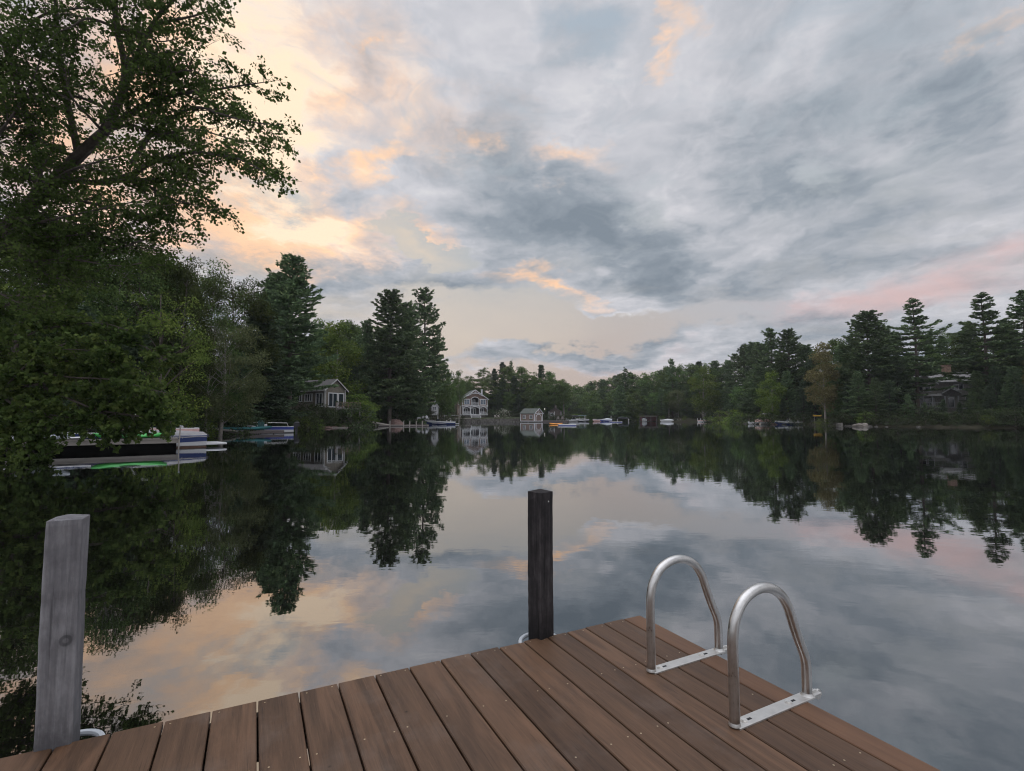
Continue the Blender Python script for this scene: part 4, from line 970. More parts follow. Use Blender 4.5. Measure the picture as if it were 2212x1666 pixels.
def rake(W, ze, zp, y, over=.45, w=.26, th=.07):            # white boards along the gable edge
    b = MB(); k = (zp-ze)/(W/2)
    for s_ in (-1, 1):
        x1 = s_*(W/2+over+.02); z1 = ze-k*(over+.02)
        b.prism([(0,zp+.17),(x1,z1+.17),(x1,z1+.17-w),(0,zp+.17-w)][::s_], y-th, y)
    return b
# --- gabled house with porch arches
Y = 187.0
h = empty('gabled_house', (gx(1026, Y, 2), Y, 1.55), R(17), 'brown shingled two storey house with white arched porch, balcony and green gable roof', 'house')
W, L = 9.4, 10.0; zf, zb, ze, zp = 1.15, 4.25, 6.85, 10.1
body = MB()
# upper storey walls with the arched balcony opening
ax0, ax1, asz, atz = -1.35, 1.35, 6.45, 7.45
prof = [(-W/2,zb),(ax0,zb),(ax0,asz)]+[(-math.cos(t)*1.35, asz+math.sin(t)*(atz-asz)) for t in np.linspace(0, math.pi, 13)[1:-1]]+[(ax1,asz),(ax1,zb),(W/2,zb),(W/2,ze),(0,zp),(-W/2,ze)]
front_l = [(-W/2,zb),(ax0,zb),(ax0,asz)]+[(-math.cos(t)*1.35, asz+math.sin(t)*(atz-asz)) for t in np.linspace(0, math.pi/2, 7)[1:]]+[(0,zp),(-W/2,ze)]
front_r = [(-x, z) for x, z in front_l][::-1]
for fpoly in (front_l, front_r): body.prism(fpoly, 0, .22)
body.add([(-W/2,.1,zb),(-W/2,.1,ze),(-W/2,L,ze),(-W/2,L,zb)], [(0,1,2,3)]); body.add([(W/2,.1,zb),(W/2,.1,ze),(W/2,L,ze),(W/2,L,zb)], [(3,2,1,0)])
body.add([(-W/2,L,-.6),(W/2,L,-.6),(W/2,L,ze),(0,L,zp),(-W/2,L,ze)], [(4,3,2,1,0)])
body.build('wall', M['shingle_brown'], h)
side = MB(); side.box((-W/2+.1,L/2+1.3,1.8),(.2,L-2.6,4.86)); side.box((W/2-.1,L/2+1.3,1.8),(.2,L-2.6,4.86)); side.build('side_wall', M['shingle_tan'], h)
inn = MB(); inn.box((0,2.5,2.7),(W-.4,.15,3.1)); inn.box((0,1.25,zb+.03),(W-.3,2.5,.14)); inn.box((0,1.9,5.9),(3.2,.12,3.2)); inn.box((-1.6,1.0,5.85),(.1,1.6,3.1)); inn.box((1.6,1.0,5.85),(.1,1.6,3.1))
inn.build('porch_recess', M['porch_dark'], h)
gable_roof(W, L, ze, zp).build('roof', M['roof_green'], h)
rake(W, ze, zp, -.5).build('bargeboard', M['trim'], h)
tr = MB()
for x in (-W/2+.1, W/2-.1, ax0-.1, ax1+.1): tr.box((x,-.04,(zb+ze)/2-.05),(.2,.12,ze-zb))
tr.box((-3.0,-.05,ze-.1),(3.2,.13,.18)); tr.box((3.0,-.05,ze-.1),(3.2,.13,.18))
tr.arch(ax0, ax1, asz, atz, 0, -.10, .02, .2)
tr.build('corner_trim', M['trim'], h)
or_ = MB()                                                   # gable ornament
or_.bar((-1.5,-.46,zp-1.25),(1.5,-.46,zp-1.25),.07,.18); or_.bar((0,-.46,zp-1.25),(0,-.46,zp-.1),.07,.14)
for s_ in (-1,1):
    or_.bar((0,-.455,zp-1.2),(s_*.72,-.455,zp-.52),.06,.13); or_.bar((s_*1.45,-.455,zp-1.2),(s_*.62,-.455,zp-.6),.06,.10)
    or_.prism([(s_*1.4,zp-1.35),(s_*2.2,zp-1.75),(s_*3.0,zp-2.12),(s_*3.0,zp-2.32),(s_*1.9,zp-1.85),(s_*1.2,zp-1.42)][::s_], -.47, -.40)
or_.build('gable_ornament', M['trim'], h)
be = MB(); be.box((0,-.10,zb+.0),(W+.25,.24,.34)); be.build('porch_beam', M['trim'], h)
xs = [-4.55,-1.72,1.72,4.55]
for x in xs:
    c_ = MB(); c_.box((x,-.08,(zf+zb)/2-.1),(.2,.2,zb-zf-.3)); c_.box((x,-.08,zf+.5),(.28,.28,.1)); c_.box((x,-.08,zb-.75),(.28,.28,.1)); c_.build('porch_column', M['trim'], h)
for i in range(3):
    MB().arch(xs[i]+.12, xs[i+1]-.12, zb-1.25, zb-.42, 0, -.14, -.02, .22).build('porch_arch', M['trim'], h)
MB().box((0,1.1,zf-.12),(W+.3,2.7,.24)).build('porch_floor', M['trim'], h)
fd = MB(); fd.box((0,1.3,.2),(W-.2,2.2,1.7)); fd.build('porch_base', M['rock'], h)
for a, b_ in ((xs[0],xs[1]),(xs[2],xs[3])):
    rl = MB(); rl.box(((a+b_)/2,-.08,zf+.98),(b_-a-.2,.09,.09)); rl.box(((a+b_)/2,-.08,zf+.16),(b_-a-.2,.07,.07))
    n_ = 13
    for k in range(n_): rl.box((a+.2+(b_-a-.4)*k/(n_-1),-.08,zf+.57),(.07,.05,.76))
    rl.build('railing', M['trim'], h)
rl = MB(); rl.box((0,-.02,zb+1.2),(2.6,.08,.09))
for k in range(11): rl.box((-1.2+2.4*k/10,-.02,zb+.7),(.07,.05,1.0))
rl.build('balcony_railing', M['trim'], h)
window(h,-3.05,-.0,5.75,2.1,1.95,0,1,'bluepane',.14,1); window(h,3.05,-.0,5.75,2.1,1.95,0,1,'bluepane',.14,1)
window(h,-.0,1.82,5.65,.95,2.1,0,0,'glass',.12,0,'balcony_door'); window(h,-.95,1.82,5.9,.6,1.2,0,0,'glass',.08)
window(h,-3.1,2.40,zf+1.35,1.5,1.9,0,1,'glass',.12); window(h,3.1,2.40,zf+1.35,1.5,1.9,0,1,'glass',.12)
window(h,-.62,2.40,zf+1.15,.95,2.25,0,0,'glass',.14,0,'porch_door'); window(h,.42,2.40,zf+1.15,.95,2.25,0,0,'glass',.14,0,'porch_door')
window(h,-W/2-.0,6.2,2.6,1.0,1.5,-R(90),0,'glass',.1); window(h,-W/2-.0,7.0,5.5,1.0,1.3,-R(90),0,'glass',.1)
st = MB()
for k in range(6): st.box((0,-.45-.28*k,zf-.10-.19*(k+1)),(3.1,.3,.08))
st.build('steps', M['trim'], h)
for s_ in (-1,1):
    q_ = MB(); q_.bar((s_*1.72,-.2,zf+.95),(s_*1.72,-2.05,zf-.25),.10,.12); q_.box((s_*1.72,-2.05,-.05),(.14,.14,1.7)); q_.bar((s_*1.72,-.2,zf-.06),(s_*1.72,-1.95,-.25),.10,.16); q_.build('stair_rail', M['trim'], h)
ch = MB(); ch.box((3.6,4.5,9.3),(.5,.5,2.6)); ch.box((3.6,4.5,10.55),(.6,.6,.12)); ch.build('chimney', M['trim'], h)
wing = MB(); wing.box((-W/2-.55,1.1,(zf+zb)/2-.5),(.14,.14,zb-zf+1)); wing.box((-W/2-.3,1.1,zb-.0),(.7,.14,.2)); wing.build('side_pergola', M['trim'], h)
# two wicker porch chairs as one low white form each
# --- boathouse
Y = 175.0
h = empty('boathouse', (gx(1163, Y, 1), Y-1, .02), R(50), 'small brown boathouse with white trim and arched door standing in the water', 'boathouse')
W, L = 4.5, 6.1; z0, ze, zp = .25, 3.0, 4.55
gable_body(W, L, z0, ze, zp).build('wall', M['siding_brown'], h)
gable_roof(W, L, ze, zp, .25, .14, .3, .3).build('roof', M['roof_green'], h)
rake(W, ze, zp, -.3, .25, .24).build('bargeboard', M['trim'], h)
t_ = MB()
for x in (-W/2+.09, W/2-.09): t_.box((x,-.05,(z0+ze)/2),(.2,.14,ze-z0))
t_.box((-W/2-.05,L-.1,(z0+ze)/2),(.12,.2,ze-z0)); t_.box((-W/2-.05,.12,(z0+ze)/2),(.12,.2,ze-z0)); t_.box((-W/2-.055,L/2,z0+.1),(.13,L,.22)); t_.box((0,-.055,z0+.1),(W,.13,.2)); t_.box((0,-.052,ze-.02),(W+.1,.12,.2))
t_.build('corner_trim', M['trim'], h)
d_ = MB(); d_.arch(-1.35,1.35,1.55,2.55,0,-.09,.0,.22); d_.box((-1.46,-.045,.95),(.22,.09,1.25)); d_.box((1.46,-.045,.95),(.22,.09,1.25)); d_.build('door_surround', M['trim'], h)
d_ = MB(); d_.prism([(-1.35,.4),(1.35,.4),(1.35,1.55)]+[(math.cos(t)*1.35,1.55+math.sin(t)*1.0) for t in np.linspace(0,math.pi,15)[1:-1]]+[(-1.35,1.55)], -.03, .02); d_.build('door', M['shingle_brown'], h)
window(h,-W/2,1.5,1.75,1.15,1.35,-R(90),1,'glass',.14,1); window(h,-W/2,4.4,1.75,1.15,1.35,-R(90),1,'glass',.14,1)
for y in (1.5,4.4): MB().box((-W/2-.14,y,.98),(.24,1.1,.2)).build('flower_box', M['dec_leaf'], h)
o_ = MB()
for k in range(12): o_.bar((.30*math.cos(6.283*k/12),-.06,3.62+.42*math.sin(6.283*k/12)),(.30*math.cos(6.283*(k+1)/12),-.06,3.62+.42*math.sin(6.283*(k+1)/12)),.08,.08,(0,1,0))
o_.build('oval_window', M['trim'], h)
pl = MB()
for x in (-W/2+.2,0,W/2-.2):
    for y in (.2,L/2,L-.2): pl.box((x,y,-.5),(.22,.22,1.5))
pl.build('piles', M['dockdark'], h)
# --- grey shingled house on the left
Y = 84.0
h = empty('shingled_house', (gx(724, Y, 4), Y, 3.1), R(64), 'grey shingled single storey house with white trim half hidden behind a dark pine', 'house')
W, L = 4.5, 8.5; z0, ze, zp = -.9, 3.05, 4.7
gable_body(W, L, z0, ze, zp).build('wall', M['shingle_grey'], h)
gable_roof(W, L, ze, zp, .4, .14, .35, 0).build('roof', M['roof_grey'], h)
rake(W, ze, zp, -.35, .4, .22).build('bargeboard', M['dull_trim'], h)
t_ = MB()
for x in (-W/2+.08, W/2-.08): t_.box((x,-.05,1.6),(.18,.14,3.0))
t_.box((-W/2-.05,.1,1.6),(.12,.18,3.0)); t_.box((-W/2-.42,L/2-.2,ze-.24),(.06,L+.3,.2)); t_.build('corner_trim', M['dull_trim'], h)
window(h,-.55,0,1.35,2.0,2.4,0,1,'glass',.14); window(h,1.25,0,1.35,1.3,2.4,0,0,'glass',.14)
window(h,-W/2,1.2,1.35,1.5,2.3,-R(90),1,'glass',.14); window(h,-W/2,3.6,1.75,1.7,1.3,-R(90),2,'glass',.12); window(h,-W/2,5.9,1.75,1.7,1.3,-R(90),2,'glass',.12)
dk = MB(); dk.box((.2,-1.4,-.1),(5.6,2.8,.2))
for x in (-2.4,.2,2.8): dk.box((x,-2.7,-.7),(.18,.18,1.2))
dk.build('deck', M['dockgrey'], h)
rl = MB(); rl.box((.2,-2.72,.95),(5.6,.08,.08)); rl.box((.2,-2.72,.2),(5.6,.06,.06))
for k in range(5): rl.box((-2.5+5.4*k/4,-2.72,.5),(.1,.1,1.0))
for k in range(28): rl.box((-2.4+5.2*k/27,-2.72,.58),(.03,.03,.75))
rl.build('railing', M['shingle_brown'], h)
wg = gable_body(8.0, 9.0, -.9, 3.6, 7.0); o = wg.build('rear_wing', M['shingle_grey'], h, loc=(-1.5, L, 0))
gable_roof(8.0, 9.0, 3.6, 7.0, .4, .14, .35, .3).build('wing_roof', M['roof_grey'], h, loc=(-1.5, L, 0))
# --- half hidden house on the right
Y = 103.0
h = empty('wooded_house', (gx(2035, Y, 6), Y, 3.6), R(-38), 'grey brown two storey house half hidden by pines on the right shore, with stone chimney', 'house')
gable_body(9.5, 8, -1.5, 5.0, 7.4)
mb = MB(); mb.box((0,4,2.0),(9.6,7.8,6.4)); mb.build('wall', M['shingle_pale'], h)
rf = MB()
rf.add([(-5.1,-.4,5.15),(5.1,-.4,5.15),(5.1,4,7.3),(-5.1,4,7.3),(-5.1,8.3,5.15),(5.1,8.3,5.15)], [(0,1,2,3),(3,2,5,4)])
rf.add([(-5.1,-.4,4.98),(5.1,-.4,4.98),(5.1,4,7.13),(-5.1,4,7.13),(-5.1,8.3,4.98),(5.1,8.3,4.98)], [(3,2,1,0),(4,5,2,3)]); rf.build('roof', M['roof_pale'], h)
g1 = gable_body(3.8, 3, 2.6, 5.0, 6.9); g1.build('gable_bay', M['shingle_pale'], h, loc=(-2.7,-.7,0)); gable_roof(3.8,3.6,5.0,6.9,.35,.14,.35,.0).build('gable_roof', M['roof_pale'], h, loc=(-2.7,-.7,0)); rake(3.8,5.0,6.9,-.36,.35,.26).build('bargeboard', M['trim'], h, loc=(-2.7,-.7,0))
window(h,-3.4,-.7,4.0,1.0,1.5,0,0,'glass',.12); window(h,-2.2,-.7,4.0,1.0,1.5,0,0,'glass',.12); window(h,2.6,.1,4.1,1.5,1.3,0,1,'glass',.12); window(h,4.0,.1,1.7,1.0,1.4,0,1,'glass',.12)
pr = MB(); pr.add([(-5.2,-2.2,2.35),(.2,-2.2,2.35),(.2,.12,2.95),(-5.2,.12,2.95),(-5.2,-2.2,2.22),(.2,-2.2,2.22),(.2,.12,2.82),(-5.2,.12,2.82)], [(0,1,2,3),(7,6,5,4),(0,4,5,1),(1,5,6,2),(3,7,4,0)]); pr.build('porch_roof', M['roof_pale'], h)
gable_roof(2.4,2.6,2.9,3.7,.25,.12,.3,0).build('entry_roof', M['roof_pale'], h, loc=(1.35,-2.3,0)); rake(2.4,2.9,3.7,-.3,.25,.22).build('entry_bargeboard', M['trim'], h, loc=(1.35,-2.3,0))
for x in (-5.0,-3.0,-1.6,.35,2.35):
    MB().box((x,-2.15,1.1),(.22,.22,2.3)).build('porch_post', M['trim'], h)
rl = MB(); rl.box((-2.3,-2.15,.95),(5.2,.1,.1)); rl.box((-2.3,-2.15,.05),(5.6,.16,.18))
for k in range(16): rl.box((-4.8+5*k/15,-2.15,.5),(.05,.05,.9))
rl.build('railing', M['trim'], h)
window(h,-2.4,.1,1.2,2.4,1.6,0,2,'glass',.12); window(h,1.35,.1,1.1,1.1,2.2,0,0,'glass',.12,0,'front_door')
ls = MB(); ls.box((3.6,-1.0,-.2),(2.9,2.2,.16)); 
for x in (2.3,3.5,4.8): ls.box((x,-2.0,-1.2),(.2,.2,2.0))
ls.build('lower_deck', M['trim'], h)
ch = MB(); ch.box((1.0,3.2,6.6),(1.5,1.1,4.2)); ch.box((1.0,3.2,8.75),(1.7,1.3,.14)); ch.build('chimney', M['stone'], h)
# --- little cottage behind the boathouse
Y = 188.0
h = empty('small_cottage', (gx(1199, Y, 2), Y, 1.4), R(-8), 'small dark brown cottage with white posts among trees right of the boathouse', 'cottage')
gable_body(4.6, 5, -.5, 2.4, 3.7).build('wall', M['bark'], h); gable_roof(4.6,5,2.4,3.7,.3,.12,.4,.3).build('roof', M['roof_grey'], h)
for x in (-2.2,-.2,2.2): MB().box((x,-.5,1.0),(.14,.14,2.7)).build('porch_post', M['trim'], h)
window(h,-1.2,0,1.3,1.2,1.2,0,1,'glass',.12); MB().box((.2,2.2,4.0),(.45,.45,1.4)).build('chimney', M['rock_pale'], h)
# --- raised playhouse on a post
Y = 139.0
h = empty('raised_playhouse', (gx(946, Y, 4)-.75, Y, gz(gx(946, Y, 4), Y)), R(14), 'tiny white shingled playhouse raised on a white post, left of the gabled house', 'playhouse')
zb_ = at(946, 897, Y).z-h.location.z; zt_ = at(946, 866.5, Y).z-h.location.z; zm = zb_+(zt_-zb_)*.60
gable_body(1.75, 1.8, zb_, zm, zt_).build('wall', simple('pale_shingles', (.50,.50,.50), .8, .15, 6, 0, .4), h)
gable_roof(1.75,1.8,zm,zt_,.22,.09,.2,.15).build('roof', M['roof_grey'], h); rake(1.75,zm,zt_,-.2,.22,.16,.05).build('bargeboard', M['trim'], h)
window(h,-.18,0,zb_+(zm-zb_)*.80,.95,.95,0,1,'glass',.12,1)
MB().box((.75,.1,zb_/2-.2),(.20,.20,zb_+.4)).build('post', M['trim'], h)
MB().bar((-.8,-.1,zb_+.5),(-1.55,-.3,zb_+.05),.16,.16).build('perch_log', M['rock_pale'], h)
# --- red boat shelter
Y = 194.0
h = empty('boat_shelter', (gx(1400, Y, 1), Y, 0), R(-14), 'dark red open boat shelter with flat roof on the right shore', 'boat shelter')
mb = MB(); mb.box((-2.6,1.5,1.0),(1.0,3.2,1.6)); mb.box((0,3.1,1.0),(6,.15,1.6)); mb.build('wall', M['red'], h)
MB().box((0,1.3,2.12),(7.2,4.4,.16)).build('roof', simple('faded_roof', (.20,.16,.15), .9, .2, 2), h)
for x in (-3.0,-1.0,1.0,3.0): MB().box((x,-.5,.8),(.18,.18,2.6)).build('post', M['dockdark'], h)
# --- other shelters on the right shore
def lift(label, px, Y, rz, w, l, hz, mat, flat=False):
    h = empty('boat_lift', (gx(px, Y, 1), Y, 0), rz, label, 'boat lift')
    c_ = MB()
    if flat: c_.bevbox((0,0,hz+.1),(w,l,.2),.08)
    else:
        n_ = 9; rg = []
        for y in (-l/2,-l/2+.2,l/2-.2,l/2):
            k_ = .82 if abs(y) > l/2-.1 else 1
            rg.append([(w/2*math.cos(t)*k_, y, hz+.75*math.sin(t)*k_) for t in np.linspace(0, math.pi, n_)])
        c_.loft(rg, closed=False, caps=True)
    c_.build('canopy', mat, h)
    for x in (-w/2+.15, w/2-.15):
        for y in (-l/2+.3, l/2-.3): MB().box((x,y,hz/2-.3),(.12,.12,hz+.5)).build('post', M['alu'], h)
    return h
lift('boat lift under a dark rounded canopy beyond the orange kayak', 1240, 197, R(10), 3.2, 6, 1.7, M['dcanvas'])
lift('boat lift with flat pale green roof left of a leaning white trunk', 1253, 206, R(5), 4.5, 3, 2.3, simple('pale_green_roof', (.16,.24,.22), .8, .2, 2), True)
lift('boat lift with low grey flat roof, left of the red boat shelter', 1338, 205, R(-5), 7, 3, 2.2, M['roof_grey'], True)
lift('boat lift with dark rounded canopy just left of the red boat shelter', 1346, 200, R(-10), 4.5, 4, 1.1, M['dcanvas'])
# ------------------------------------------------------------------ boats
def hull_sections(L, B, f0, rise, n=13, fine=2.1):
    S = []
    for i in range(n):
        t = i/(n-1); x = -L/2+L*t
        b = B/2*(1-max(0, (t-.35)/.65)**fine); b = max(b, .015); b *= .92+.08*min(1, t/.3)
        sh = f0+rise*t**1.8; chz = .10+.42*f0*t**2.6+.25*rise*t**3
        ch = b*.90*(1-.25*t**3); ky = -.28+(.28+chz)*max(0, (t-.5)/.5)**2.4*.9
        S.append((x, b, sh, ch, chz, ky))
    return S
def boat(name, label, loc, rz, L, B, f0, rise, low, up, deck='white', line=.35, cover=None, shield=True, platform=0.0, motor=False, seats=0, tower=False, bronze=False, cat_='boat', group=None, stripe=None, rails=False, coverh=.55):
    o = empty(name, loc, rz, label, cat_, group)
    S = hull_sections(L, B, f0, rise)
    lo = MB(); upb = MB(); dk_ = MB()
    kz = lambda s_, f_: s_[4]+(s_[2]-s_[4])*f_
    ky = lambda s_, f_: s_[3]+(s_[1]-s_[3])*f_
    def ln(i): return line if not callable(line) else line(i/(len(S)-1))
    lo.loft([[(x,ky(s_,ln(i)),kz(s_,ln(i))),(x,c_,cz),(x,0,kl),(x,-c_,cz),(x,-ky(s_,ln(i)),kz(s_,ln(i)))] for i, s_ in enumerate(S) for x, b, sh, c_, cz, kl in [s_]])
    lo.build('hull', M[low], o, smooth=True)
    for sg in (-1, 1):
        r_ = [[(s_[0],sg*(s_[1]+.004),s_[2]),(s_[0],sg*(ky(s_,ln(i))+.004),kz(s_,ln(i)))] for i, s_ in enumerate(S)]
        upb.loft(r_ if sg < 0 else [q_[::-1] for q_ in r_], caps=False)
    x, b, sh, c_, cz, kl = S[0]; upb.add([(x-.004,-b,sh),(x-.004,b,sh),(x-.004,ky(S[0],ln(0)),kz(S[0],ln(0))),(x-.004,-ky(S[0],ln(0)),kz(S[0],ln(0)))], [(0,1,2,3)])
    upb.build('topside', M[up], o, smooth=True)
    if bronze:
        br = MB()
        br.loft([[(s_[0],s_[3]*1.005+.006,s_[4]-.03),(s_[0],s_[3]*.97+.006,s_[4]-.2),(s_[0],0,s_[5]-.02),(s_[0],-s_[3]*.97-.006,s_[4]-.2),(s_[0],-s_[3]*1.005-.006,s_[4]-.03)] for s_ in S[:6]]); br.build('bottom_paint', M['bronze'], o, smooth=True)
    gw = MB()                                               # gunwale and foredeck
    for i in range(len(S)-1):
        for sg in (-1, 1):
            a, c2 = S[i], S[i+1]; ia = max(0, a[1]-.22) if i < 8 else 0; ib = max(0, c2[1]-.22) if i+1 < 8 else 0
            q_ = [(a[0],sg*a[1],a[2]),(c2[0],sg*c2[1],c2[2]),(c2[0],sg*ib,c2[2]+.05),(a[0],sg*ia,a[2]+.05)]
            gw.add(q_, [(0,1,2,3) if sg > 0 else (3,2,1,0)])
    gw.box((S[0][0]+.12,0,S[0][2]+.02),(.24,S[0][1]*1.9,.08))
    gw.build('deck', M[deck], o)
    fl = MB().box((-.1*L,0,.18),(L*.72,B*.72,.05)); fl.build('floor', M[deck], o)
    if cover:
        rings = []
        for i in range(0, 11):
            s_ = S[i]; t = i/12; hh = coverh*(.35+.65*math.sin(min(1, (t+.08)/.45)*math.pi/2) if t < .42 else max(.15, 1-(t-.42)/.42))
            rings.append([(s_[0], (s_[1]+.012)*math.cos(a), s_[2]-.10+(hh+.12)*math.sin(a)**.8+.015*math.sin(i*2.3+a*5)) for a in np.linspace(0, math.pi, 11)])
        MB().loft(rings).build('cover', M[cover], o, smooth=True)
    elif shield:
        sx = .12*L; w_ = MB(); b = B*.40
        for (p, q_) in (((sx-.45,-b,0),(sx+.15,-b*.75,0)),((sx+.15,-b*.75,0),(sx+.15,b*.75,0)),((sx+.15,b*.75,0),(sx-.45,b,0))):
            p = Vector(p); q_ = Vector(q_); z_ = f0+rise*.4; tl = Vector((-.22,0,.42))
            w_.add([p+Vector((0,0,z_)), q_+Vector((0,0,z_)), q_+tl+Vector((0,0,z_)), p+tl+Vector((0,0,z_))], [(0,1,2,3)])
            w_.bar(p+tl+Vector((0,0,z_)), q_+tl+Vector((0,0,z_)), .03, .03)
        w_.build('windshield', M['glass'], o)
    for k in range(seats):
        se = MB(); sx = -.30*L+k*.9; sy = (-1)**k*B*.18
        se.bevbox((sx,sy,.45),(.5,.5,.3),.05); se.bevbox((sx-.25,sy,.78),(.12,.5,.55),.04); se.build('seat', M['white'], o)
    if platform:
        MB().bevbox((S[0][0]-platform/2,0,.17),(platform,B*.84,.10),.03).build('swim_platform', M[deck], o)
    if motor:
        mo = MB(); mx_ = S[0][0]-.32; mo.bevbox((mx_,0,f0+.28),(.55,.36,.5),.12); mo.box((mx_+.02,0,f0-.25),(.22,.16,.8)); mo.bevbox((mx_+.25,0,f0+.0),(.2,.24,.3),.03); mo.build('outboard_motor', M['black' if motor is True else motor], o)
    if tower:
        tw = MB(); z_ = f0+rise*.3
        for sg in (-1,1): tw.tube([(.15*L,sg*B*.42,z_),(.05*L,sg*B*.36,z_+1.3),(-.05*L,sg*B*.3,z_+1.5)], .03, 6)
        tw.tube([(.0*L,-B*.33,z_+1.45),(.0*L,B*.33,z_+1.45)], .03, 6); tw.build('tower', M['alu'], o)
    if rails:
        ra_ = MB(); 
        for sg in (-1,1): ra_.tube([(x_,sg*(B*.40),f0+.05+z_) for x_, z_ in ((-.42*L,0),(-.40*L,.35),(-.1*L,.40),(-.08*L,.0))], .02, 6); ra_.tube([(x_,sg*(B*.38),f0+.10+z_) for x_, z_ in ((-.02*L,0),(0,.35),(.25*L,.38),(.28*L,.0))], .02, 6)
        ra_.build('rail', M['alu'], o)
    return o, S
# left bank: dark dock, covered boat, kayaks
dd = Vector((.80,.60)); nn = Vector((.60,-.80))
dend = Vector((gx(384, 26.2, .4), 26.2)); dang = math.atan2(dd.y, dd.x)
dk = empty('floating_dock', (dend.x, dend.y, 0), dang, 'dark low wooden dock carrying the bright green kayak, beside the covered blue boat', 'dock')
mb = MB(); mb.box((-4.6,.85,.535),(9.2,1.7,.05)); mb.build('decking', M['dockgrey'], dk)
mb = MB(); mb.box((-4.6,.02,.40),(9.2,.06,.21)); mb.box((-4.6,1.68,.40),(9.2,.06,.21)); mb.box((.0,.85,.40),(.06,1.7,.21)); mb.build('side_beam', M['dockpale'], dk)
MB().box((-4.6,.85,.16),(9.1,1.5,.68)).build('shade_filler', simple('under_dock_shade', (.004,.004,.004), .9, .2, 3, 0, 0, .1), dk)  # added near-black box stands in for the shade under the dock
mb = MB(); mb.box((-4.6,-.03,.52),(9.2,.035,.05)); mb.build('edge_strip', M['dockpale'], dk)
for x in (-2.2,-4.8,-6.8): MB().tube([(x,.85,-1),(x,.85,.5)], .07, 8).build('pile', M['dockdark'], dk)
def dloc(x, y, z=.56):
    p = dend+dd*x-nn*y; return (p.x, p.y, z)
p = empty('mooring_pole', (dend.x+nn.x*.12, dend.y+nn.y*.12, -.9), R(10), 'thin pale mooring pole at the corner of the dark dock by the covered boat', 'pole')
MB().tube([(0.0,0,0),(0.05,0,1.1),(.09,0,2.05)], [.035,.032,.03], 10).build('pole_shaft', M['dockpale'], p, smooth=True); MB().tube([(.092,0,2.05),(.093,0,2.10)], .038, 10).build('cap', M['pvc'], p)
bo, S = boat('motorboat', 'blue and white motorboat under a grey canvas cover, with a swim platform', (gx(424, 28, .3)-2.25, 26.4, 0), math.atan2(-.60,-.80)+R(6), 6.2, 2.3, .64, .22, 'white', 'navy', 'white', lambda t: .42-.50*t if t < .7 else .07, 'canvas', False, 1.0, False, bronze=True, coverh=.26)
sx0 = S[2]
lt = MB()
for k in range(8): lt.box((S[0][0]+1.15+.095*k,S[0][1]+.03,.54),(.06,.008,.055 if k % 3 else .07))
lt.build('hull_lettering', M['white'], bo)
lt = MB()
MB().bevbox((S[0][0]-.12,.35,.60),(.2,.3,.18),.06).build('stern_fitting', M['dcanvas'], bo)
def kayak(name, label, loc, rz, L, B, mat, cat_='kayak', group=None, tilt=0, hgt=.30, cock=True):
    o = empty(name, loc, rz, label, cat_, group); rg = []
    for t in np.linspace(-1, 1, 15):
        b = max(.012, B/2*(1-abs(t)**2.3)); zt = hgt*(.78+.22*t*t); zb_ = .02+.5*hgt*abs(t)**5
        rg.append([(t*L/2, b*c_, (zt+zb_)/2+(zt-zb_)/2*s_) for c_, s_ in ((math.cos(a), math.sin(a)) for a in np.linspace(0, 2*math.pi, 13)[:-1])])
    MB().loft(rg, closed=True).build('hull', M[mat] if isinstance(mat, str) else mat, o, smooth=True)
    if cock:
        ck = MB()
        n_ = 16; pts = [(.42*math.cos(2*math.pi*k/n_), B*.30*math.sin(2*math.pi*k/n_), hgt*.80) for k in range(n_+1)]
        ck.tube(pts, .025, 6, cap=False); ck.add([(x_,y_,z_+.004) for x_, y_, z_ in pts[:-1]], [tuple(range(n_))]); ck.build('cockpit', M['black'], o)
        MB().bevbox((-.32,0,hgt*.95),(.08,B*.42,.24),.03).build('seat_back', M['black'], o)
    o.rotation_euler = (R(tilt), 0, rz); return o
kayak('kayak', 'bright green kayak lying on the dark dock under the drooping leaves', dloc(-1.9,.45), dang+R(3), 3.0, .70, 'green', tilt=6)
kayak('paddleboard', 'white and grey paddleboard on the dark dock behind hanging leaves', dloc(-4.9,.35), dang-R(2), 3.0, .75, 'white', 'paddleboard', hgt=.16, cock=False)
kayak('kayak', 'grey kayak upside down on the dark dock, behind the bright green one', dloc(-1.6,1.25), dang+R(2), 3.2, .7, 'canvas', tilt=180, hgt=.3, cock=False).location.z += .32
kayak('kayak', 'pale kayak near the left edge, half covered by drooping leaves', at(60, 935, 21.5)[:2]+(.55,) if False else (gx(60,21.5,.5), 21.5, .62), dang, 2.8, .7, 'pvc', hgt=.28)
boat('motorboat', 'white motorboat with red stripe hidden behind leaves beyond the dark dock', (gx(300, 33, .5), 33.5, 0), R(215), 6.0, 2.3, .85, .25, 'dcanvas', 'pink', 'white', .7, None, True, 0, False, 2, True)
um = empty('bimini_frame', (gx(305, 35, 1), 35.5, 0), R(30), 'black bimini top over the leaf hidden motorboat', 'canopy')
MB().bevbox((0,0,2.35),(3.4,2.0,.10),.04).build('canopy', M['dcanvas'], um)
for x in (-1.5,1.5):
    for y in (-.9,.9): MB().tube([(x*.6,y,.6),(x,y,2.3)], .025, 6).build('pole', M['alu'], um)
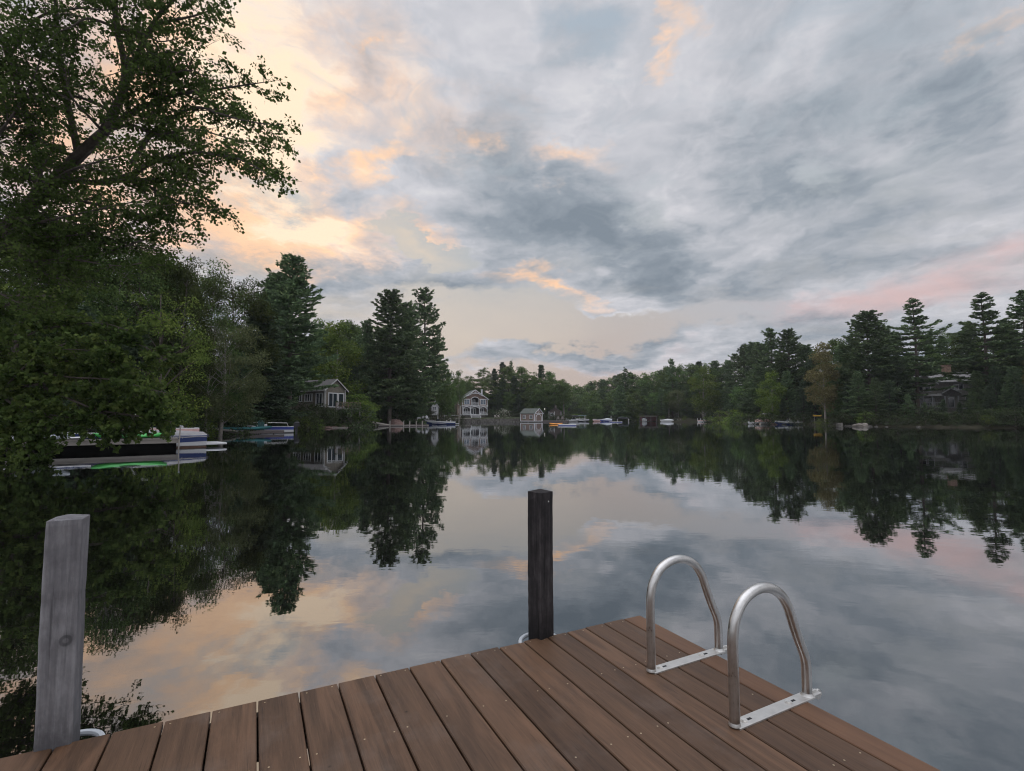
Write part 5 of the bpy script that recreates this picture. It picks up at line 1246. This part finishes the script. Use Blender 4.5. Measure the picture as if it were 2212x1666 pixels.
# gangway, teal dock, blue pontoon
gw = empty('gangway', (gx(438, 45, .8), 45, 0), 0, 'pale sloping gangway leading down to the teal topped dock', 'gangway')
a = at(425, 924.5, 44)-gw.location; b_ = at(500, 930.5, 47)-gw.location
mb = MB(); mb.bar(a, b_, 1.2, .12); mb.build('walkway', M['dockpale'], gw)
tdx = gx(528, 49, .3)
td = empty('low_dock', (tdx, 49.2, 0), R(34), 'low dock with grey sides on the left bank, under the teal canoe', 'dock')
MB().box((0,0,.30),(6.6,1.8,.09)).build('decking', M['dockgrey'], td); MB().box((0,-.9,.20),(6.6,.08,.28)).build('side_beam', M['dockdark'], td)
MB().box((-.6,-.96,.33),(.8,.05,.07)).build('bumper', M['pvc'], td)
for x in (-2.6,0,2.6): MB().tube([(x,.7,-1),(x,.7,.3)], .07, 8).build('pile', M['dockdark'], td)
def tloc(x, y, z=.35):
    v = Matrix.Rotation(R(34), 3, 'Z') @ Vector((x, y, 0)); return (td.location.x+v.x, td.location.y+v.y, z)
kayak('canoe', 'dark teal canoe under cover, lying along the low dock', tloc(-.55,-.35), R(34), 5.6, .95, 'teal', 'canoe', hgt=.42, cock=False)
kayak('paddleboard', 'white paddleboard on the low dock behind the teal canoe', tloc(.7,.75), R(34), 2.6, .7, 'white', 'paddleboard', hgt=.45, cock=False).location.z += .15
po_, _ = boat('pontoon_boat', 'blue and white pontoon boat with metal rails moored past the low dock', (gx(556, 52.5, .3), 53, 0), R(205), 6.4, 2.2, .62, .05, 'white', 'blue', 'white', .45, None, False, 0, True, 0, False, rails=True)
# ------------------------------------------------------------------ chairs
def adirondack(label, loc, rz, mat, group=None, s_=1.0):
    o = empty('adirondack_chair', loc, rz, label, 'chair', group); m_ = M[mat]
    se = MB()
    for k in range(6): se.bar((-.27,-.30+.1*k,.36-.022*k),(.27,-.30+.1*k,.36-.022*k),.085,.02)
    se.build('seat', m_, o)
    bk_ = MB()
    for k in range(5):
        x = -.22+.11*k; top = .98-.06*abs(k-2)
        bk_.bar((x*.85,.18,.24),(x*1.1,.18+(top-.24)*.42,top),.10,.02,(0,1,0))
    bk_.build('backrest', m_, o)
    for sg in (-1,1):
        MB().bar((sg*.34,-.38,.57),(sg*.34,.38,.57),.13,.022).build('arm', m_, o)
        MB().bar((sg*.31,-.30,0),(sg*.31,-.30,.56),.025,.10,(1,0,0)).build('front_leg', m_, o)
        MB().bar((sg*.285,-.34,.34),(sg*.285,.52,.02),.025,.11).build('rear_leg', m_, o)
    o.scale = (s_,)*3; return o
adirondack('teal adirondack chair on the low dock beside the teal canoe', tloc(1.3,.1), R(20), 'teal_chair', s_=1.05)
# floating dock, ramp and white posts on the point
Y = 93.0
fd = empty('floating_dock', (gx(872, Y, .15), Y, 0), R(-2), 'long low pale floating dock with white posts off the point', 'dock')
MB().box((0,0,.20),(9.0,1.6,.10)).build('decking', M['dockpale'], fd); MB().box((0,0,.08),(8.9,1.5,.16)).build('float', M['dockdark'], fd)
for x in (-2.3,.2,1.3,2.5,3.6): MB().box((x,-.84,.35),(.16,.12,1.25)).build('post', M['dockpale'], fd)
rp = empty('gangway', (gx(800, 95, .8), 95.0, 0), 0, 'pale wooden ramp from the shore down to the long floating dock', 'gangway')
a = at(790, 909.5, 96)-rp.location; b_ = at(838, 918.5, 93.5)-rp.location
MB().bar(a, b_, 1.3, .16).build('walkway', M['dockpale'], rp)
for x in (.0,.5): 
    v = a+(b_-a)*x; MB().box((v.x,v.y-.5,v.z/2-.5),(.14,.14,v.z+1)).build('pile', M['dockpale'], rp)
sd_ = empty('raised_dock', (gx(905, 118, 1)-.6, 118.5, 0), R(4), 'dark raised dock behind the black ski boat, set with deck chairs', 'dock')
MB().box((0,0,.98),(8.6,3.0,.14)).build('decking', M['dockdark'], sd_)
for x in (-4,-1.4,1.2,4): MB().box((x,-1.4,.2),(.2,.2,1.6)).build('pile', M['dockgrey'], sd_)
for i, (px, mt_, lab) in enumerate(((897,'dockgrey','grey deck chair, leftmost on the raised dock'),(905,'white','white deck chair on the raised dock, second from the left'),(913,'white','white deck chair on the raised dock, third from the left'),(923,'trim','white high backed deck chair, rightmost on the raised dock'))):
    adirondack(lab, (gx(px, 118.5, 1), 118.3, 1.06), R((-20,15,-10,25)[i]), mt_, None, 1.05)
boat('ski_boat', 'black and white ski boat with tow pylon moored by the raised dock', (gx(951, 115.5, .3), 115.5, 0), R(184), 6.9, 2.3, .62, .38, 'navy', 'navy', 'white', .5, None, True, .8, False, 2, False)
sb = bpy.data.objects['ski_boat']
S = hull_sections(6.9, 2.3, .62, .38)
for sg in (-1,1):
    wv_ = MB(); rr = []
    for i, s_ in enumerate(S):
        t = i/12; lo_, hi_ = (.05+.5*max(0,t-.3), .12+1.0*max(0, t-.28)) if t > .3 else (.05,.06)
        if t > .92: hi_ = lo_+.05
        rr.append([(s_[0], sg*(s_[3]+(s_[1]-s_[3])*f_+.012), s_[4]+(s_[2]-s_[4])*f_) for f_ in (lo_, min(.8, hi_))])
    wv_.loft(rr if sg > 0 else [q_[::-1] for q_ in rr], caps=False); wv_.build('white_flash', M['white'], sb)
    st_ = MB().loft([[(s_[0], sg*(s_[1]+.012), s_[2]-.01),(s_[0], sg*(s_[1]+.010), s_[2]-.24)] for s_ in S], caps=False); st_.build('white_band', M['white'], sb)
py = MB(); py.bar((-1.3,-.3,.6),(-2.2,-.1,1.55),.07,.07); py.bar((-2.2,-.1,1.55),(-2.6,.2,.7),.05,.05); py.build('tow_pylon', M['dockpale'], sb)
pole = empty('flag_pole', (gx(905+775*0-27+0, 119, 0)*0+gx(881, 119.5, 2), 119.5, 1.0), 0, 'thin grey pole standing on the shore left of the deck chairs', 'pole')
MB().tube([(0,0,-.6),(.03,0,4.6)], [.07,.05], 8).build('pole_shaft', M['dockgrey'], pole)
# ------------------------------------------------------------------ shore rocks and wall
def rock(label, x, y, z, sx, sy, sz, mat, seed, group=None, rz=0.0):
    r_ = np.random.default_rng(seed); o = empty('boulder', (x, y, z), rz, label, 'rock', group)
    mb = MB(); nu, nv = 16, 10; ph = r_.uniform(0, 6, 6); rings = []
    for j in range(1, nv):
        v_ = math.pi*j/nv; ring = []
        for i in range(nu):
            u = 2*math.pi*i/nu
            k = 1+.16*math.sin(2*u+ph[0])*math.sin(v_)+.12*math.sin(3*u+ph[1]+2*v_)+.10*math.sin(5*v_+ph[2]+u)+r_.uniform(-.09,.09)
            ring.append((sx*k*math.sin(v_)*math.cos(u), sy*k*math.sin(v_)*math.sin(u), sz*(.85*math.cos(v_)*k+.06*math.sin(3*u+ph[3]))))
        rings.append(ring[::-1])
    mb.loft(rings, closed=True); mb.build('stone', mat, o); return o
Y = 99.0
rock('big reddish brown boulder on the point behind the long floating dock', gx(856, 97.5, .5), 97.5, .15, 1.35, 1.2, 1.2, M['rock_brown'], 1)
rock('large pale boulder at the water edge of the right shore', gx(1855, 88, .3), 87.5, .1, 1.15, .9, .62, M['rock_pale'], 2)
rock('grey flat topped boulder left of the large pale shore boulder', gx(1810, 92, .3), 91.5, .15, .6, .5, .55, M['rock'], 3)
for i, (px, Yk, s_) in enumerate([(1828,92.5,.3),(1836,91.8,.35),(1878,88,.4),(1893,87,.28),(1915,86.2,.22),(1985,84.2,.3),(1790,98,.3),(2048,82.3,.28)]):
    rock('small grey stone along the waterline of the right shore', gx(px, Yk, 0), Yk, .02, s_*1.2, s_, s_*.7, M['rock'], 10+i, 'small stones along the right waterline')
for i, (px, Yk, s_) in enumerate([(1560,160,.7),(1590,136,.5),(1610,127,.6),(1480,186.5,.7),(1440,190,.6),(1500,184,.5)]):
    rock('grey stone at the shore near the runabouts', gx(px, Yk, 0), Yk-.5, .02, s_*1.2, s_, s_*.7, M['rock'], 40+i, 'stones near the runabouts')
for i, (px, Yk, s_) in enumerate([(700,75.5,.6),(715,78,.5),(738,82,.6),(752,85,.5),(762,87.5,.55)]):
    rock('low brown stone on the little beach below the grey house', gx(px, Yk, 0)+.4, Yk, .05, s_*1.3, s_, s_*.5, M['rock_brown'], 60+i, 'stones on the little beach')
pk = empty('beach_plank', (gx(712, 77, 0), 77, .10), R(8), 'pale plank lying at the edge of the little beach', 'plank'); MB().bevbox((0,0,0),(5.2,.35,.12),.02).build('board', M['dockpale'], pk)
sw = empty('stone_wall', (0, 0, 0), 0, 'low wall of rough grey boulders along the lawn below the gabled house', 'stone wall')
mb = MB(); r2 = np.random.default_rng(5)
wall_pts = [(-21.5,178.6),(-12,180.4),(-4,180.0),(2.5,179.5)]
for a, b_ in zip(wall_pts[:-1], wall_pts[1:]):
    Ls = math.hypot(b_[0]-a[0], b_[1]-a[1])
    for row in range(3):
        x = 0
        while x < Ls:
            w_ = r2.uniform(.5, 1.4); t = (x+w_/2)/Ls; px_ = a[0]+(b_[0]-a[0])*t; py_ = a[1]+(b_[1]-a[1])*t+row*.18+r2.uniform(-.12,.12)
            hh = r2.uniform(.38,.62); zc_ = .1+row*.42
            rg = [[(px_+w_*.5*k*c_, py_+.42*k*s_, zc_+z_) for c_, s_ in ((math.cos(q_)*(1+r2.uniform(-.15,.15)), math.sin(q_)*(1+r2.uniform(-.15,.15))) for q_ in np.linspace(0, 2*math.pi, 8)[:-1])] for k, z_ in ((.75,-hh/2),(1,-hh*.15),(.95,hh*.25),(.55,hh/2))]
            mb.loft(rg, closed=True); x += w_*.92
mb.build('stones', M['rock'], sw)
lawn = MB(); lw = [(-21,179.4),(-12,181.0),(-4,180.6),(2.5,180.1),(3.5,190),(-6,197),(-21,196)]
lawn.add([(x, y, 1.42 if y < 185 else 1.62) for x, y in lw]+[(x, y, .2) for x, y in lw], [tuple(range(7))]+[(i,i+7,(i+1)%7+7,(i+1)%7) for i in range(7)])
tag(lawn.build('lawn', simple('short_grass', (.06,.075,.03), .95, .4, 1.2, 0, .5)), kind='structure')
for px, lab in ((1038+26,'pale lawn chair by the wall, left of the pair'),(1071,'pale lawn chair by the wall, right of the pair')):
    adirondack(lab, (gx(px+6, 184, 1.5), 183.2, 1.46), R(15), 'dockpale', None, 1.1)
wd_ = empty('wooden_deck', (gx(985, 176, 1), 176.5, 0), R(6), 'low wooden deck with pale edge on the boulder shore left of the gabled house', 'deck')
MB().box((0,0,1.25),(10.5,2.2,.16)).build('decking', M['dockpale'], wd_)
for x in (-5,-1.7,1.7,5): MB().box((x,-.9,.4),(.2,.2,1.6)).build('pile', M['dockdark'], wd_)
ww = empty('garden_frame', (gx(975, 186, 2), 187, 0), R(5), 'white garden frame with post and long low rail left of the gabled house', 'garden frame')  # plain white frame of one post and a rail, not an arbor
MB().box((-2.6,0,3.6),(.2,.2,4.0)).build('post', M['trim'], ww); MB().box((2.2,0,2.35),(9.5,.16,.2)).build('rail', M['trim'], ww)
lp = empty('garden_lamp', (gx(1177, 191, 4)-.1, 190.5, 1.0), 0, 'lit white lamp on a thin pole in the trees above the boathouse', 'lamp')
zl = at(1172, 884.5, 190.5).z-1.0
MB().tube([(0,0,-.5),(0,0,zl)], .05, 6).build('pole_shaft', M['dockgrey'], lp)
m_, nt_, b_ = newmat('lit_lamp'); b_.inputs['Emission Color'].default_value = (1,.93,.8,1); b_.inputs['Emission Strength'].default_value = 1.6; b_.inputs['Base Color'].default_value = (.8,.8,.8,1)
mb = MB(); mb.loft([[(r_*math.cos(q_), r_*math.sin(q_), zl+z_) for q_ in np.linspace(0, 2*math.pi, 11)[:-1]] for r_, z_ in ((.05,-.01),(.14,.06),(.16,.14),(.12,.22),(.04,.26))], closed=True); mb.build('lamp_globe', m_, lp, smooth=True)
# ------------------------------------------------------------------ middle and right: floats, kayaks, boats
def raft(label, px, Y, L, B, rz, mat='white'):
    o = empty('swim_float', (gx(px, Y, 0), Y, 0), rz, label, 'swim float')
    MB().bevbox((0,0,.20),(L,B,.14),.05).build('top', M[mat], o); MB().bevbox((0,0,.06),(L*.97,B*.95,.14),.03).build('base', M['blue'], o); return o
raft('white swim float on open water just right of the orange kayak', 1225, 98, 3.4, 1.3, R(4))
raft('white and blue swim float off the far right shore', 1330, 163, 4.0, 1.6, R(-3))
kayak('kayak', 'orange kayak afloat right of the boathouse', (gx(1201, 116, 0), 116, -.03), R(4), 3.0, .78, 'orange', hgt=.42)
for px, Y, L, lab in ((1199,176.5,9.0,'low grey dock on the shore right of the boathouse'),):
    o = empty('shore_dock', (gx(px, Y, .5), Y, 0), R(-6), lab, 'dock'); MB().box((0,0,.48),(L,2.2,.14)).build('decking', M['dockgrey'], o); MB().box((0,-1.1,.25),(L,.1,.4)).build('side_beam', M['dockdark'], o)
    for x in (-4,0,4): MB().box((x,.6,-.3),(.2,.2,1.5)).build('pile', M['dockdark'], o)
for px, lab in ((1205,'grey lawn chair on the dock right of the boathouse, left of the pair'),(1214,'grey lawn chair on the dock right of the boathouse, right of the pair')):
    adirondack(lab, (gx(px, 178, 1), 177, .56), R(-10), 'dockgrey', None, 1.5)
boat('motorboat', 'white outboard boat at the dock beyond the orange kayak', (gx(1238, 186, .5), 186, 0), R(35), 5.6, 2.1, .7, .3, 'canvas', 'white', 'white', .5, None, True, 0, 'white', 2)
boat('pontoon_boat', 'low white pontoon boat in front of the leaning white trunk', (gx(1256, 192, .5), 192, 0), R(8), 6.0, 2.3, .75, .05, 'dcanvas', 'white', 'white', .4, None, False, 0, True, 2, rails=True)
boat('motorboat', 'small pinkish white boat on the far right shore above the distant swim float', (gx(1294, 205, .5), 205, 0), R(170), 5.0, 2.0, .7, .25, 'pink', 'white', 'pink', .5, None, True, 0, False, 1)
boat('motorboat', 'blue and white boat on the far right shore, second from the red shelter', (gx(1309, 200, .5), 200, 0), R(175), 4.6, 1.9, .7, .25, 'blue', 'white', 'white', .5, 'pvc', False, 0, True)
boat('motorboat', 'white boat tucked inside the red boat shelter', (gx(1392, 191.5, .5), 191.8, 0), R(250), 5.0, 1.9, .9, .35, 'white', 'white', 'white', .5, None, True, 0, False, 1)
boat('motorboat', 'small boat with two white covers right of the red boat shelter', (gx(1440, 186, .5), 186, 0), R(172), 4.6, 1.9, .55, .25, 'white', 'white', 'white', .4, 'white', False, 0, False, coverh=.5)
boat('motorboat', 'dark low boat moored right of the twin covered white one', (gx(1461, 187, .5), 187.5, 0), R(178), 4.2, 1.8, .5, .15, 'dcanvas', 'black', 'dockgrey', .5, None, True, 0, False, 2)
boat('motorboat', 'small white runabout with pointed bow under the light green round tree', (gx(1526, 178, .5), 178, 0), R(4), 5.6, 2.0, .6, .45, 'white', 'pink', 'white', .6, None, True, 0, False, 2, True)
for i, px in enumerate((1507,1514,1521,1529)):
    o = empty('dock_pile', (gx(px, 180.5, 0), 180.5, -1), 0, 'short white pile beside the small white runabout', 'pile', 'white piles by the runabout'); MB().tube([(0,0,0),(0,0,2.3)], .13, 8).build('pile_shaft', M['trim'], o)
o = empty('white_post', (gx(1523.5, 183, 1), 183, 0), 0, 'tall thin white post behind the small white runabout', 'post'); MB().box((0,0,1.5),(.2,.2,3.2)).build('post_shaft', M['trim'], o)
o = empty('boat_rack', (gx(1556, 178, 1), 181, gz(gx(1556,181,1),181)), 0, 'blue tarp covered rack in the shade behind the shore bushes', 'rack'); MB().bevbox((0,0,1.3),(3.6,1.2,.25),.08).build('tarp', M['dockgrey'], o); MB().box((-1.5,0,.6),(.3,.8,1.2)).build('leg', M['blue'], o); MB().box((1.5,0,.6),(.12,.8,1.2)).build('leg', M['dockgrey'], o)
# pontoon with canopy
Y = 119.5
pt = empty('pontoon_boat', (gx(1650, Y, .5), Y, 0), R(10), 'pinkish white pontoon boat with canopy on the right shore', 'boat')
for y in (-.75,.75): MB().tube([(-1.6,y,.12),(-1.4,y,.12),(1.4,y,.12),(1.75,y,.2)], [.2,.28,.28,.08], 10).build('float_tube', M['alu'], pt, smooth=True)
MB().box((0,0,.48),(3.2,2.1,.12)).build('deck', M['white'], pt)
fn = MB(); fn.box((0,-1.02,.85),(3.1,.05,.55)); fn.box((0,1.02,.85),(3.1,.05,.55)); fn.box((1.55,0,.85),(.05,2.0,.55)); fn.box((-1.55,0,.85),(.05,2.0,.55)); fn.build('fence_panel', M['pink'], pt)
MB().box((0,-1.06,.78),(3.1,.02,.12)).build('stripe', M['red'], pt)
MB().bevbox((0,.1,1.18),(2.2,1.4,.2),.06).build('seat', M['white'], pt)
cn = MB(); rg = [[(x,y*k_,2.35+z_*k_) for y, z_ in ((-.95,0),(-.6,.16),(0,.22),(.6,.16),(.95,0))] for x, k_ in ((-.4,.8),(-.1,1),(1.1,1),(1.45,.8))]; cn.loft(rg); cn.build('canopy', M['white'], pt)
for x in (-.3,1.3):
    for y in (-.85,.85): MB().tube([(x*.8,y,1.1),(x,y,2.35)], .03, 6).build('canopy_pole', M['pink'], pt)
boat('rowboat', 'low white rowing boat left of the pontoon boat with canopy', (gx(1630, 120, .5), 120.5, 0), R(175), 2.6, 1.3, .45, .15, 'white', 'white', 'white', .5, None, False)
boat('rowboat', 'small pale dinghy between pontoon boat and navy striped motorboat', (gx(1669, 119, .5), 118.6, 0), R(100), 2.6, 1.5, .5, .15, 'pink', 'pvc', 'white', .5, None, False, 0, True)
boat('motorboat', 'white motorboat with navy bottom on the right shore by two white chairs', (gx(1702, 112.5, .5), 112.5, 0), R(172), 5.4, 2.1, .60, .30, 'navy', 'white', 'white', .42, None, True, .5, False, 2)
o = empty('shore_dock', (gx(1728, 113, .5), 114.6, 0), R(-8), 'dark low dock behind the white motorboat, carrying two white chairs', 'dock'); MB().box((0,0,.42),(7.5,1.8,.14)).build('decking', M['dockdark'], o)
for x in (-3.4,0,3.4): MB().box((x,-.7,-.2),(.18,.18,1.3)).build('pile', M['dockdark'], o)
def club(label, px, Y, z, rz):
    o = empty('club_chair', (gx(px, Y, 1), Y, z), rz, label, 'chair'); m_ = M['white']
    MB().bevbox((0,0,.36),(.95,.8,.22),.05).build('seat', m_, o); MB().bevbox((0,.38,.62),(1.0,.16,.6),.05).build('backrest', m_, o)
    for sg in (-1,1): MB().bevbox((sg*.5,0,.50),(.14,.8,.36),.04).build('arm', m_, o)
    for sx in (-.4,.4):
        for sy in (-.3,.3): MB().box((sx,sy,.13),(.07,.07,.26)).build('leg', m_, o)
club('white square armchair on the dark dock, nearer the motorboat', 1712, 114.3, .49, R(12)); club('white square armchair on the dark dock, right of the other', 1727, 114.5, .49, R(-8))
zk = at(1766, 900.5, 106).z
o = empty('kayak_rack', (gx(1766, 106, 1), 106, gz(gx(1766,106,1), 106)), R(12), 'plain wooden rack on the right shore holding the yellow kayak', 'rack'); hk = zk-o.location.z
for x in (-.7,.7):
    MB().box((x,0,hk/2-.1),(.10,.10,hk+.2)).build('leg', M['dockgrey'], o); MB().box((x,0,hk-.03),(.1,.8,.07)).build('arm', M['dockgrey'], o)
kayak('kayak', 'yellow kayak resting on a rack on the right shore', (gx(1766, 106, 1), 106, zk), R(12), 2.2, .72, 'yellow', hgt=.42)
hz = MB().box((0,150,16.5),(2400,2400,39))
m, nt, b = newmat('thin_evening_haze'); nt.nodes.remove(b)
pv = nd(nt, 'ShaderNodeVolumePrincipled'); pv.inputs['Color'].default_value = (.82,.85,.90,1); pv.inputs['Density'].default_value = .00020; pv.inputs['Anisotropy'].default_value = 0.2
nt.links.new(pv.outputs[0], nt.nodes['Material Output'].inputs['Volume'])
tag(hz.build('haze', m), kind='stuff')
